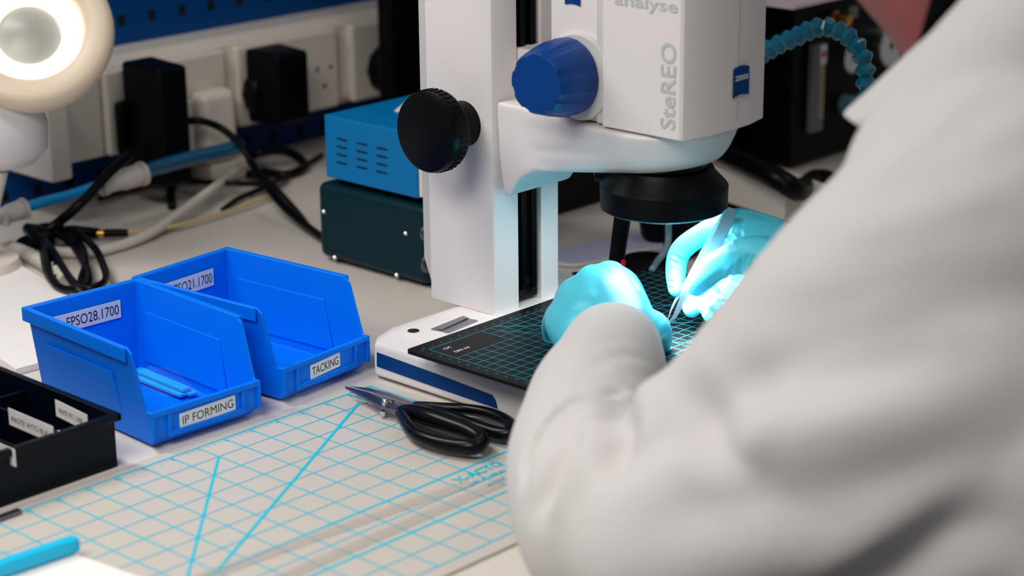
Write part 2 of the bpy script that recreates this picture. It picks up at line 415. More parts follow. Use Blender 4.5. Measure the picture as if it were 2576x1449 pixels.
# cream cable with jack
jc = root('audio_cable', at(250, 590, z=0), 'thin cream cable ending in a black jack connector', 'cable')
bm = bmesh.new(); tube(bm, [at(312, 586, z=0.006), at(380, 580, z=0.005), at(450, 566, z=0.005), at(560, 536, z=0.004), at(640, 508, z=0.004), at(700, 484, z=0.003)], 0.0021); fin(bm, 'cord', cabley, jc, smooth=180)
bm = bmesh.new(); tube(bm, [(*at(322, 586, z=0.006), 0.0038), (*at(290, 586, z=0.006), 0.0042), (*at(262, 587, z=0.006), 0.0045)], 0.004, n=16); fin(bm, 'connector_sleeve', plast_k, jc, smooth=60)
bm = bmesh.new(); cyl(bm, at(262, 587, z=0.006), at(246, 587, z=0.006), 0.0035, n=16); fin(bm, 'metal_ring', brass, jc)
bm = bmesh.new(); tube(bm, [(*at(246, 587, z=0.006), 0.0055), (*at(210, 584, z=0.006), 0.0060), (*at(165, 582, z=0.006), 0.0060), (*at(120, 592, z=0.006), 0.004)], 0.005, n=16); fin(bm, 'socket_body', plast_k, jc, smooth=60)
# coiled bundle
cb = root('coiled_cable', at(180, 650, z=0), 'coiled bundle of black cable on the worktop behind the front bin', 'cable')
def pz(l, z): return [at(u, v, z=z + 0.004 * math.sin(i * 1.7)) for i, (u, v) in enumerate(l)]
bm = bmesh.new()
tube(bm, pz([(105, 590), (115, 640), (128, 700), (165, 728), (215, 722), (222, 690), (205, 650), (175, 610), (140, 585)], 0.012), 0.0036)
tube(bm, pz([(90, 585), (125, 620), (150, 660), (180, 705), (215, 728), (255, 715), (267, 695), (255, 655), (235, 620), (200, 590), (150, 575), (110, 580)], 0.016), 0.0036)
tube(bm, pz([(120, 580), (130, 640), (143, 690), (140, 712), (120, 690), (108, 640), (100, 600)], 0.008), 0.0036)
tube(bm, pz([(75, 600), (100, 572), (140, 570), (175, 585), (205, 620), (215, 665), (205, 710), (240, 735), (300, 745)], 0.010), 0.0036)
fin(bm, 'coils', cablek, cb, smooth=180)
bm = bmesh.new(); tube(bm, [(*at(70, 575, z=0.018), 0.006), (*at(95, 590, z=0.018), 0.010), (*at(110, 605, z=0.014), 0.011), (*at(60, 612, z=0.008), 0.007), (*at(40, 615, z=0.006), 0.003)], 0.008); fin(bm, 'knot', cablek, cb, smooth=180)
# air hose with fittings
ho = root('air_hose', at(220, 500, x=-0.60), 'blue air hose joined by white push fittings along the pegboard foot', 'hose')
XH = -0.545
bm = bmesh.new(); tube(bm, [at(50, 527, x=XH), at(110, 508, x=XH), at(180, 490, x=XH), at(255, 464, x=XH)], 0.0053, n=16); fin(bm, 'hose', hose_b, ho, smooth=180)
bm = bmesh.new(); tube(bm, [at(352, 434, x=XH), at(420, 414, x=XH), at(500, 393, x=XH), at(560, 380, x=XH), at(606, 366, x=XH)], 0.0082, n=20); fin(bm, 'clear_tube', tube_b, ho, smooth=180)
def fitting(p, q, r1, r2):
    p = Vector(p); q = Vector(q); L = (q - p).length
    bm = bmesh.new(); lathe(bm, p, q - p, [(0, 0), (0, r1 * 1.05), (L * 0.1, r1 * 1.05), (L * 0.12, r1 * 0.9), (L * 0.45, r1), (L * 0.5, r2 * 0.96), (L * 0.85, r2), (L * 0.87, r2 * 0.82), (L * 0.92, r2 * 0.82), (L * 0.93, r2 * 1.12), (L, r2 * 1.12), (L, 0)], 24)
    fin(bm, 'push_fitting', cablew, ho, smooth=40)
fitting(at(256, 470, x=XH), at(360, 436, x=XH), 0.0095, 0.0115)
fitting(at(-20, 552, x=XH), at(62, 524, x=XH), 0.0085, 0.0098)
bm = bmesh.new(); lathe(bm, at(14, 545, x=XH + 0.006), (0.05, 0, -1), [(0, 0), (0, 0.0042), (0.009, 0.0042), (0.009, 0)], 16); fin(bm, 'side_port', cablew, ho, smooth=40)
# corrugated grey-white sleeve
cs = [at(22, 622, z=0.006), at(70, 640, z=0.006), at(118, 668, z=0.006), at(165, 705, z=0.006)]
bm = bmesh.new(); S = spline(cs, 10); pts = [(*p, 0.0075 if i % 2 else 0.0058) for i, p in enumerate(S)]
tube(bm, pts, 0.012, n=20, m=2)
tag(fin(bm, 'corrugated_sleeve', mat('sleeve_grey', (196, 190, 180), 0.6), smooth=60), 'ribbed off-white sleeve lying behind the white notepad', 'hose')

# notepad at the left
bm = bmesh.new()
extr(bm, [(-0.242, -0.173, -0.002), (-0.233, -0.050, -0.002), (-0.377, -0.023, -0.002), (-0.60, 0.024, -0.002), (-0.62, -0.10, -0.002)], (0, 0, 0.006))
tag(fin(bm, 'notepad', paper_m, bevel=0.0006), 'plain white notepad lying left of the blue bins', 'notepad')

# =================================================================== instrument cases
bc = root('instrument_case', (-0.22, 0.28, 0.083), 'bright blue metal case with vent slots, stacked on the green case', 'instrument case')
bm = bmesh.new(); box(bm, (-0.286, 0.215, 0.084), (-0.161, 0.36, 0.145)); fin(bm, 'casing', boxb, bc, bevel=0.0015)
bm = bmesh.new(); box(bm, (-0.1608, 0.2165, 0.0855), (-0.156, 0.3585, 0.1435)); fin(bm, 'front_panel', plast_w, bc, bevel=0.001)
bm = bmesh.new()
for cx_ in range(3):
    for rz_ in range(4):
        p = at(847 + cx_ * 50, 350 + cx_ * 11.5 + rz_ * 19.8, y=0.2148); 
        extr(bm, [(p.x, 0.2149, p.z), (p.x + 0.0145, 0.2149, p.z), (p.x + 0.0145, 0.2149, p.z + 0.0016), (p.x, 0.2149, p.z + 0.0016)], (0, -0.0004, 0))
fin(bm, 'vent_slots', dark_m, bc, smooth=0)
P1 = at(992, 280, z=0.1452); P2 = at(1042, 238, z=0.1452)
bm = bmesh.new(); extr(bm, [P1, P1 + Vector((0.03, 0, 0)), P2 + Vector((0.06, 0.02, 0)), P2], (0, 0, 0.0005)); fin(bm, 'sticker', paper_m, bc)
gc = root('instrument_case', (-0.22, 0.27, 0.0), 'dark green metal case with screws under the bright blue case', 'instrument case')
bm = bmesh.new(); box(bm, (-0.300, 0.214, 0.002), (-0.150, 0.34, 0.077)); fin(bm, 'casing', boxg, gc, bevel=0.008, seg=4)
for (u, v) in ((815, 532), (1021, 587), (842, 648), (998, 692)):
    bm = bmesh.new(); lathe(bm, at(u, v, y=0.2145), (0, -1, 0), [(0, 0), (0, 0.0026), (0.001, 0.0022), (0.002, 0.001), (0.002, 0)], 14); fin(bm, 'screw', chrome, gc)
for (u, v, rr) in ((1072, 585, 0.008), (1076, 662, 0.009)):
    p = at(u, v, x=-0.1498); bm = bmesh.new(); lathe(bm, p, (1, 0, 0), [(0, 0), (0, rr), (0.003, rr), (0.003, rr * 0.6), (0.007, rr * 0.55), (0.007, 0)], 20)
    fin(bm, 'socket', steel_d, gc)
for (x, y) in ((-0.28, 0.23), (-0.165, 0.23), (-0.28, 0.33), (-0.165, 0.33)):
    bm = bmesh.new(); cyl(bm, (x, y, -0.0022), (x, y, 0.0045), 0.006, n=16); fin(bm, 'foot', plast_k, gc)
    bm = bmesh.new(); cyl(bm, (x, y + 0.005, 0.0765), (x, y + 0.005, 0.0845), 0.006, n=16); fin(bm, 'foot', plast_k, bc)
# dark screen behind the column
mo = root('monitor', (-0.42, 0.72, 0.0), 'black panel standing upright in the gloom behind the microscope column', 'screen')
bm = bmesh.new(); MY = at(986, 120, x=-0.555).y; box(bm, (-0.58, MY, 0.03), (-0.555, MY + 0.45, 0.36)); fin(bm, 'panel', plast_k, mo, bevel=0.004)
bm = bmesh.new(); box(bm, (-0.60, 0.84, -0.002), (-0.58, 0.90, 0.04)); box(bm, (-0.64, 0.78, -0.002), (-0.50, 0.98, 0.006)); fin(bm, 'stand', plast_k, mo, bevel=0.002)

# =================================================================== storage bins
def bin_shell():
    bm = bmesh.new()
    L, W, H, Wp, h1, h0, xr = 0.162, 0.104, 0.077, 0.102, 0.031, 0.004, 0.061
    t = 0.0022
    def skin(off, flip):
        o = off
        b0 = [(-L / 2 + 0.006 + o, -W / 2 + 0.006 + o), (L / 2 - 0.006 - o, -W / 2 + 0.006 + o), (L / 2 - 0.006 - o, W / 2 - 0.006 - o), (-L / 2 + 0.006 + o, W / 2 - 0.006 - o)]
        zb = 0.002 + o
        B = [bm.verts.new((x, y, zb)) for x, y in b0]
        # side profile points: rear top, rim front end, cheek bottom at the front lip, front lip corner
        S = {}
        for s in (-1, 1):
            yw = s * (W / 2 - o)
            S[s] = [bm.verts.new((-L / 2 + o, yw, H)), bm.verts.new((xr - 0.004, yw, H)), bm.verts.new((xr + 0.002, yw, H - 0.004)), bm.verts.new((L / 2 - 0.004 - o, s * (Wp / 2 - o), h1)), bm.verts.new((L / 2 - o, s * (Wp / 2 - o), h1)), bm.verts.new((L / 2 - o, s * (Wp / 2 - o), h0 + 0.006 + o))]
        fs = []
        fs.append([B[0], B[1], B[2], B[3]])
        fs.append([B[0], S[-1][0], S[-1][1], S[-1][2], S[-1][3], S[-1][4], S[-1][5], B[1]])
        fs.append([B[3], B[2], S[1][5], S[1][4], S[1][3], S[1][2], S[1][1], S[1][0]])
        fs.append([B[0], B[3], S[1][0], S[-1][0]])
        fs.append([S[-1][5], S[-1][4], S[1][4], S[1][5]])
        fs.append([B[1], S[-1][5], S[1][5], B[2]])
        for f in fs: bm.faces.new(f)
        return S
    So = skin(0, 0); Si = skin(t, 1)
    # bridge rims
    for s in (-1, 1):
        for k in range(4): bm.faces.new([So[s][k], So[s][k + 1], Si[s][k + 1], Si[s][k]])
    bm.faces.new([So[-1][0], So[1][0], Si[1][0], Si[-1][0]])
    bm.faces.new([So[-1][4], So[1][4], Si[1][4], Si[-1][4]])
    return bm
def bin_ribs():
    bm = bmesh.new()
    L, W, H = 0.162, 0.104, 0.077
    # rolled rim around rear and sides
    for s in (-1, 1):
        box(bm, (-L / 2 - 0.003, s * (W / 2 - 0.0005) - 0.0015, H - 0.011), (0.0585, s * (W / 2 + 0.0015) + 0.0015 * s, H + 0.0005))
    box(bm, (-L / 2 - 0.003, -W / 2 - 0.002, H - 0.011), (-L / 2 + 0.0005, W / 2 + 0.002, H + 0.0005))
    return bm
def bin_panel(s, outer):
    bm = bmesh.new(); W = 0.104      # raised rectangle on the outer or inner side
    if outer:
        y0 = s * (W / 2 - 0.0055); extr(bm, [(-0.058, y0, 0.016), (0.040, y0, 0.016), (0.034, s * (W / 2 - 0.0015), 0.052), (-0.060, s * (W / 2 - 0.0015), 0.052)], (0, s * 0.0012, 0))
    else:
        y1 = s * (W / 2 - 0.0075); extr(bm, [(-0.066, y1, 0.012), (0.048, y1, 0.012), (0.036, s * (W / 2 - 0.0036), 0.054), (-0.066, s * (W / 2 - 0.0036), 0.054)], (0, -s * 0.0012, 0))
    return bm
def bin_front():
    bm = bmesh.new(); X = 0.081
    box(bm, (X - 0.001, -0.051, 0.0265), (X + 0.0022, 0.051, 0.031))       # top lip
    box(bm, (X - 0.001, -0.036, 0.008), (X + 0.0022, 0.036, 0.0125))      # lower ledge
    box(bm, (X - 0.001, -0.051, 0.008), (X + 0.0022, -0.0475, 0.0265)); box(bm, (X - 0.001, 0.0475, 0.008), (X + 0.0022, 0.051, 0.0265))
    box(bm, (X - 0.001, -0.036, 0.0125), (X + 0.0022, -0.0325, 0.0265)); box(bm, (X - 0.001, 0.0325, 0.0125), (X + 0.0022, 0.036, 0.0265))
    return bm
def bin_label(txt, x, y0, y1, z0, z1, parent, tilt=0.0, name='paper_label', ypad=0.002):
    bm = bmesh.new()
    X = x
    extr(bm, [(X, y0, z0), (X, y1, z0 + tilt), (X, y1, z1 + tilt), (X, y0, z1)], (0.0003, 0, 0))
    text_into(bm, txt, (X + 0.0003, y0 + ypad, z0 + (z1 - z0) * 0.22), (0, 1, tilt / (y1 - y0)), (0, 0, 1), (z1 - z0) * 0.56, mi=1, width=(y1 - y0) - ypad - 0.002, lift=0.00015)
    return fin(bm, name, [label_m, ink_m], parent, smooth=0, local=True, recalc=False)
def make_bin(loc, rz, label, rear, front, fr):
    r = root('storage_bin', (loc[0], loc[1], -0.002), label, 'storage bin', 'blue open-fronted bins', rz)
    fin(bin_shell(), 'body', bin_m, r, bevel=0.0009, local=True)
    fin(bin_ribs(), 'rim', bin_m, r, bevel=0.0014, seg=3, local=True)
    for s_ in (-1, 1):
        for q_ in (0, 1): fin(bin_panel(s_, q_), 'side_panel', bin_m, r, bevel=0.0009, local=True)
    fin(bin_front(), 'label_holder', bin_m, r, bevel=0.0007, local=True)
    for s in (-1, 1):
        bm = bmesh.new(); box(bm, (-0.07, s * 0.035 - 0.002, -0.0002), (0.066, s * 0.035 + 0.002, 0.003)); fin(bm, 'foot_rail', bin_m, r, bevel=0.0005, local=True)
    bin_label(rear, -0.0755, *fr[0], r, tilt=0.0, ypad=0.019)
    bin_label(front, 0.0812, *fr[1], r, tilt=0.0015)
    return r
b1 = make_bin((-0.101, -0.1476), -0.0503, 'blue open-fronted bin nearest the camera marked IP FORMING', 'FPSO28.1700', 'IP FORMING', ((-0.040, 0.031, 0.0505, 0.0655), (-0.025, 0.027, 0.0115, 0.0235)))
b2 = make_bin((-0.1086, -0.029), 0.0857, 'blue open-fronted bin behind, marked TACKING', 'FPSO21.1700', 'TACKING', ((-0.040, 0.029, 0.0505, 0.0655), (-0.019, 0.016, 0.0125, 0.0245)))
# contents
cyan_s = mat('cyan_strip_plastic', (0, 170, 238), 0.3)
for k, (dx, dy, dz, a) in enumerate(((0, 0, 0.002, 0.02), (0.004, 0.008, 0.002, -0.02), (0.0, 0.004, 0.0055, 0.0))):
    bm = bmesh.new(); box(bm, (-0.034, -0.004, 0), (0.034, 0.004, 0.003))
    o = fin(bm, 'plastic_strip', cyan_s, bevel=0.0008)
    q_ = at(425, 962, z=0.008); o.location = (q_.x + dx - 0.006, q_.y + dy - 0.006, dz + 0.0025); o.rotation_euler = (0, 0, -0.05 + a)
    tag(o, 'bright cyan plastic strip lying in the bottom of the front bin', 'strip', 'cyan strips in the front bin')
bm = bmesh.new()
P = [(-0.125, -0.165, 0.012), (-0.10, -0.168, 0.030), (-0.062, -0.158, 0.020), (-0.060, -0.125, 0.014), (-0.10, -0.118, 0.022), (-0.128, -0.13, 0.016), (-0.095, -0.145, 0.034)]
vs = [bm.verts.new(p) for p in P]
for f in ((0, 1, 6), (1, 2, 6), (2, 3, 6), (3, 4, 6), (4, 5, 6), (5, 0, 6)): bm.faces.new([vs[i] for i in f])
o = fin(bm, 'plastic_bag', mat('bag_film', (180, 215, 255), 0.05, alpha=0.05, coat=1.0, spec=1.0), smooth=0)
tag(o, 'crumpled clear plastic bag inside the front bin', 'bag')
bm = bmesh.new(); box(bm, (-0.030, -0.014, 0), (0.030, 0.014, 0.0012))
o = fin(bm, 'plastic_card', mat('teal_card', (0, 128, 190), 0.4)); o.location = (-0.072, -0.055, 0.0035); o.rotation_euler = (0, 0, 0.1)
tag(o, 'flat teal card lying in the bottom of the bin marked TACKING', 'card')

# =================================================================== compartment tray
ty = root('compartment_tray', (-0.15, -0.36, -0.002), 'black compartment tray with white labels at the left edge', 'tray')
tray_m = mat('tray_black_plastic', (1, 10, 22), 0.35, noise=0.1, scale=30, spec=0.2)
bm = bmesh.new()
X0, X1, Y0, Y1, HT = -0.30, -0.019, -0.56, -0.2365, 0.040
bm_ = bm
box(bm, (X0, Y0, -0.0018), (X1, Y1, 0.0005))
box(bm, (X1 - 0.002, Y0, 0.0), (X1, Y1, HT)); box(bm, (X0, Y0, 0.0), (X0 + 0.002, Y1, HT))
box(bm, (X0, Y1 - 0.002, 0.0), (X1, Y1, HT)); box(bm, (X0, Y0, 0.0), (X1, Y0 + 0.002, HT))
fin(bm, 'body', tray_m, ty, bevel=0.0008)
bm = bmesh.new(); rr = 0.004
box(bm, (X1 - 0.001, Y0 - rr, HT - 0.006), (X1 + 0.004, Y1 + rr, HT)); box(bm, (X0 - 0.004, Y0 - rr, HT - 0.006), (X0 + 0.001, Y1 + rr, HT))
box(bm, (X0 - 0.004, Y1 - 0.001, HT - 0.006), (X1 + 0.004, Y1 + 0.004, HT)); box(bm, (X0 - 0.004, Y0 - 0.004, HT - 0.006), (X1 + 0.004, Y0 + 0.001, HT))
fin(bm, 'rim', tray_m, ty, bevel=0.0015, seg=3)
DY = [-0.2365 - 0.037 * k for k in range(1, 8)]
for yy in DY:
    bm = bmesh.new(); box(bm, (X0 + 0.002, yy - 0.0008, 0.0004), (X1 - 0.002, yy + 0.0008, HT - 0.008)); fin(bm, 'divider', tray_m, ty, bevel=0.0005)
bm = bmesh.new(); box(bm, (-0.128, Y0 + 0.002, 0.0004), (-0.1264, Y1 - 0.002, HT - 0.0075)); fin(bm, 'cross_divider', tray_m, ty, bevel=0.0005)
for (u, v, L, y, s, an) in ((138, 1005, 0.040, -0.252, 'WHITE MT 5 2000', -0.05), (20, 1026, 0.056, -0.289, 'PASTE WTG BLK', 0.0), (-52, 1092, 0.044, -0.326, 'GREY WIRE', 0.0)):
    p = at(u, v, y=y); bm = bmesh.new()
    extr(bm, [(p.x, y, p.z), (p.x + L, y - 0.0005, p.z - 0.000 + an * L), (p.x + L, y - 0.0005, p.z - 0.013 + an * L), (p.x, y, p.z - 0.013)], (0, 0.0004, 0))
    text_into(bm, s, (p.x + 0.004, y - 0.0003, p.z - 0.009), (1, 0, an), (0, 0, 1), 0.004, mi=1, width=L - 0.010, lift=0.0003)
    fin(bm, 'paper_label', [paper_m, mat('faded_ink', (90, 90, 88), 0.6)], ty, smooth=0, recalc=False)
bm = bmesh.new(); box(bm, (-0.075, -0.256, 0.0008), (-0.045, -0.262, 0.010)); box(bm, (-0.078, -0.249, 0.0008), (-0.074, -0.245, 0.014)); box(bm, (-0.040, -0.255, 0.0008), (-0.034, -0.250, 0.018))
tag(fin(bm, 'paper_scraps', paper_m, smooth=0), 'torn white paper scraps lying in the tray compartment nearest the bin', 'paper')

# =================================================================== clear cutting mat
IN = 0.0254
def cutting_mat_clear():
    bm = bmesh.new(); e = 0.36 * IN
    x0, x1, y0, y1 = -0.42 * IN, 11.5 * IN, -17.5 * IN, 0.44 * IN
    c = 0.012; pts = []
    for (cx, cy, a0) in ((x1 - c, y1 - c, 0), (x0 + c, y1 - c, 90), (x0 + c, y0 + c, 180), (x1 - c, y0 + c, 270)):
        for k in range(6):
            a = math.radians(a0 + 18 * k); pts.append((cx + c * math.cos(a), cy + c * math.sin(a), -0.0021))
    extr(bm, pts, (0, 0, 0.0021))
    def line(a, b, w, z=0.0002):
        a = Vector((a[0] * IN, -a[1] * IN, z)); b = Vector((b[0] * IN, -b[1] * IN, z)); d = (b - a).normalized(); n = Vector((-d.y, d.x, 0)) * w / 2
        f = bm.faces.new([bm.verts.new(p) for p in (a - n, b - n, b + n, a + n)]); f.material_index = 1
        if f.normal.z < 0: f.normal_flip()
    for i in range(0, 18):
        line((0, i), (11, i), 0.0015 if i in (0, 17) else 0.0013, 0.00020)
    for j in range(0, 12):
        line((j, 0), (j, 17), {0: 0.0016, 11: 0.0014, 7: 0.0024, 9: 0.0024}.get(j, 0.0010), 0.00025)
    for i in range(17):
        for k in range(1, 8):
            ll = 0.24 if k == 4 else (0.17 if k % 2 == 0 else 0.11)
            line((0.05, i + k / 8), (0.05 + ll, i + k / 8), 0.0005, 0.0002)
            if i < 11: line((i + k / 8, 0.05), (i + k / 8, 0.05 + ll), 0.0005, 0.0002)
    s = math.sqrt(3)
    line((0.85, 1.3), (7, 12.0), 0.0024, 0.00035); line((1, 7), (11, 17), 0.0020, 0.00035)
    for i in range(1, 17):
        text_into(bm, str(i), (0.27 * IN, -(i + 0.12) * IN, 0.0), (0, 1, 0), (-1, 0, 0), 0.0042, mi=1, lift=0.0004)
    for j in range(1, 11):
        text_into(bm, str(j), ((j + 0.10) * IN, -0.42 * IN, 0.0), (0, 1, 0), (-1, 0, 0), 0.0038, mi=1, lift=0.0004)
    text_into(bm, 'X-ACTO', (7.62 * IN, -3.75 * IN, 0), (0, 1, 0), (-1, 0, 0), 0.0085, mi=1, width=1.85 * IN, lift=0.0004, bold=0.03)
    text_into(bm, 'SELF HEALING MAT', (8.02 * IN, -3.65 * IN, 0), (0, 1, 0), (-1, 0, 0), 0.0045, mi=1, width=2.9 * IN, lift=0.0004, bold=0.02)
    text_into(bm, 'MADE IN TAIWAN', (8.42 * IN, -3.4 * IN, 0), (0, 1, 0), (-1, 0, 0), 0.0042, mi=1, width=2.4 * IN, lift=0.0004, bold=0.02)
    o = fin(bm, 'cutting_mat', [matc, matline], smooth=0, recalc=False)
    tag(o, 'large translucent cutting mat with cyan inch grid in the foreground', 'cutting mat')
cutting_mat_clear()
for k, (a, b) in enumerate(((((650, 1402)), ((1180, 1214))), (((740, 1440)), ((1300, 1196))))):
    A = at(*a, z=0.0008); B = at(*b, z=0.0008); dd = (B - A).normalized(); A2 = A - dd * 0.05; n = Vector((-dd.y, dd.x, 0)) * 0.006
    bm = bmesh.new(); extr(bm, [A2 - n, B - n, B + n, A2 + n], (0, 0, 0.0014))
    tag(fin(bm, 'clear_strip', mat('smoky_clear_plastic', (196, 186, 176), 0.12, alpha=0.16), bevel=0.0004), ('clear plastic strip on the cutting mat, farther from the coat sleeve hem', 'clear plastic strip on the cutting mat, nearer the bottom of the photo')[k], 'strip')
# cyan-edged folder bottom left
fo = root('document_folder', at(60, 1430, z=0), 'white document folder with a cyan spine at the lower left corner', 'folder')
A = at(186, 1378, z=0.006); B = at(-60, 1462, z=0.006)
bm = bmesh.new(); dd = (B - A).normalized(); n = Vector((-dd.y, dd.x, 0)); 
if n.x < 0: n = -n
B = A + dd * 0.20
extr(bm, [A, B, B + n * 0.010, A + n * 0.010], (0, 0, 0.011)); fin(bm, 'spine', mat('cyan_spine', (0, 190, 235), 0.35), fo, bevel=0.003, seg=3)
bm = bmesh.new(); A2 = A + n * 0.006 + dd * 0.004; B2 = B + n * 0.006
q = [A2, B2, B2 + n * 0.12, A2 + n * 0.16 - dd * 0.03]
q = [Vector((p.x, p.y, 0.0006)) for p in q]; extr(bm, q, (0, 0, 0.005)); fin(bm, 'sheets', paper_m, fo, bevel=0.0005)
bm = bmesh.new(); A = at(44, 1285, z=0.001); extr(bm, [A, A + Vector((0.001, -0.05, 0)), A + Vector((0.006, -0.05, 0)), A + Vector((0.006, 0.0, 0))], (0, 0, 0.0022))
tag(fin(bm, 'steel_ruler', steel_d), 'end of a thin grey metal ruler beside the black tray', 'ruler')

# =================================================================== scissors
sc_ = root('scissors', at(1010, 1045, z=0), 'small black-handled craft scissors lying open on the clear mat', 'scissors')
def flatblade(pts, z0, t, m, name):
    bm = bmesh.new(); extr(bm, [Vector((at(u, v, z=z0).x, at(u, v, z=z0).y, z0)) for u, v in pts], (0, 0, t)); fin(bm, name, m, sc_, bevel=0.0004)
flatblade([(868, 978), (925, 993), (965, 1010), (1006, 1029), (1002, 1042), (962, 1031), (915, 1004)], 0.0085, 0.0022, steel_d, 'blade')
flatblade([(868, 976), (930, 982), (978, 994), (1042, 1018), (1038, 1028), (985, 1009), (930, 992)], 0.0058, 0.0022, steel, 'blade')
bm = bmesh.new(); P = at(969, 1011, z=0.0107); lathe(bm, P, (0, 0, 1), [(0, 0), (0, 0.0034), (0.0015, 0.003), (0.003, 0.0012), (0.003, 0)], 16); lathe(bm, P + Vector((0.004, 0.004, -0.002)), (0, 0, 1), [(0, 0), (0, 0.002), (0.003, 0.0018), (0.003, 0)], 12)
lathe(bm, at(964, 1034, z=0.006), (0, -0.2, -1), [(-0.002, 0), (0, 0.0028), (0.004, 0.0022), (0.005, 0)], 14); fin(bm, 'pivot_screw', chrome, sc_)
def loop(pts, name):
    bm = bmesh.new(); tube(bm, [(*at(u, v, z=z), r_) for u, v, z, r_ in pts], 0.005, n=14, m=6, closed=True); fin(bm, name, plast_k2, sc_, smooth=180)
loop([(1010, 1036, .009, .0048), (1022, 1062, .009, .0052), (1045, 1090, .009, .0056), (1090, 1110, .009, .0058), (1145, 1122, .009, .0060), (1192, 1124, .010, .0062), (1212, 1108, .011, .0060), (1180, 1086, .012, .0072), (1130, 1068, .012, .0078), (1085, 1052, .012, .0080), (1045, 1038, .011, .0068)], 'handle')
loop([(1046, 1020, .008, .0034), (1110, 1025, .008, .0040), (1175, 1030, .008, .0044), (1235, 1042, .009, .0050), (1278, 1064, .009, .0054), (1290, 1086, .010, .0058), (1262, 1092, .009, .0054), (1215, 1078, .009, .0050), (1165, 1060, .009, .0050), (1115, 1044, .009, .0060), (1075, 1032, .008, .0050)], 'handle')

# =================================================================== stereo microscope
ms = root('stereo_microscope', (0.10, 0.145, 0.0), 'white stereo microscope with blue zoom knob standing on its broad base', 'microscope')
ZB = 0.040
# base
bm = bmesh.new()
by0, by1, bx0, bx1 = 0.018, 0.272, -0.024, 0.335
o2 = [(bx0 + 0.004, by0 + 0.012), (bx0 + 0.020, by0), (bx1 - 0.03, by0), (bx1, by0 + 0.03), (bx1, by1 - 0.03), (bx1 - 0.03, by1), (bx0 + 0.045, by1), (bx0, by1 - 0.05), (bx0, by0 + 0.05)]
o2 = [(-0.024, 0.030), (-0.014, 0.018), (0.305, 0.018), (0.335, 0.048), (0.335, 0.242), (0.305, 0.272), (-0.014, 0.272), (-0.024, 0.262)]
lv = [(0.0005, 0.0), (0.028, 0.0), (0.0375, 0.012), (0.040, 0.020)]
cx0, cy0 = 0.155, 0.145; rings = []
for z, ins in lv:
    rg = []
    for (x, y) in o2:
        sx = 1 - ins * (1.0 if x < 0.1 else 1.0) / 0.18; sy = 1 - ins * 0.75 / 0.127
        rg.append(bm.verts.new((cx0 + (x - cx0) * sx, cy0 + (y - cy0) * sy, z)))
    rings.append(rg)
for A, B in zip(rings, rings[1:]):
    for k in range(8): bm.faces.new([A[k], A[(k + 1) % 8], B[(k + 1) % 8], B[k]])
bm.faces.new(rings[0][::-1]); bm.faces.new(rings[-1])
base = fin(bm, 'base', enamel, ms, bevel=0.003, seg=3)
bm = bmesh.new()
st = [at(u, v, y=0.018) for u, v in ((949, 886), (1100, 941), (1238, 993), (1247, 1006), (1253, 1028), (1100, 975), (949, 921))]
extr(bm, st, (0, -0.0006, 0)); fin(bm, 'blue_stripe', logo_b, base, smooth=0)
for (u, v) in ((1040, 832), (1452, 688)):
    p = at(u, v, z=ZB + 0.0002); bm = bmesh.new(); lathe(bm, p, (0, 0, 1), [(0, 0), (0, 0.0048), (0.0003, 0.0048), (0.0003, 0)], 24); fin(bm, 'screw_plug', dark_m, base)
bm = bmesh.new(); box(bm, (0.028, 0.110, ZB - 0.002), (0.041, 0.192, ZB + 0.0009)); fin(bm, 'foot_strip', enamel, base, bevel=0.0003)
# column
bm = bmesh.new(); zt = 0.62
def colprof(y): return y
extr(bm, [(-0.040, 0.1105, ZB), (-0.036, 0.109, ZB), (0.029, 0.109, ZB), (0.034, 0.1105, ZB), (0.036, 0.1135, ZB), (0.036, 0.1385, ZB), (0.020, 0.1385, ZB), (0.020, 0.167, ZB), (0.036, 0.167, ZB), (0.036, 0.1875, ZB), (0.033, 0.191, ZB), (-0.040, 0.191, ZB)], (0, 0, zt))
fin(bm, 'column', enamel, ms, bevel=0.0008)
bm = bmesh.new(); extr(bm, [(-0.0405, 0.1115, ZB + 0.012), (-0.0405, 0.1885, ZB + 0.012), (-0.058, 0.180, ZB + 0.030), (-0.058, 0.120, ZB + 0.030)], (0, 0, 0.59)); 
fin(bm, 'rear_cover', enamel2, ms, bevel=0.002)
bm = bmesh.new(); box(bm, (0.0202, 0.1388, ZB + 0.004), (0.031, 0.1668, 0.64)); box(bm, (0.031, 0.1445, ZB + 0.012), (0.0345, 0.150, 0.64)); box(bm, (0.031, 0.157, ZB + 0.012), (0.0345, 0.1625, 0.64))
fin(bm, 'guide_rail', plast_k2, ms, bevel=0.0006)
bm = bmesh.new()
for (y, z) in ((0.1435, 0.052), (0.154, 0.060)):
    lathe(bm, (0.0346 if y < .148 else 0.0312, y, z), (1, 0, 0), [(0, 0.0024), (0.0008, 0.0024), (0.0008, 0.0016), (0, 0.0016)], 16)
fin(bm, 'rail_screws', steel_d, ms)
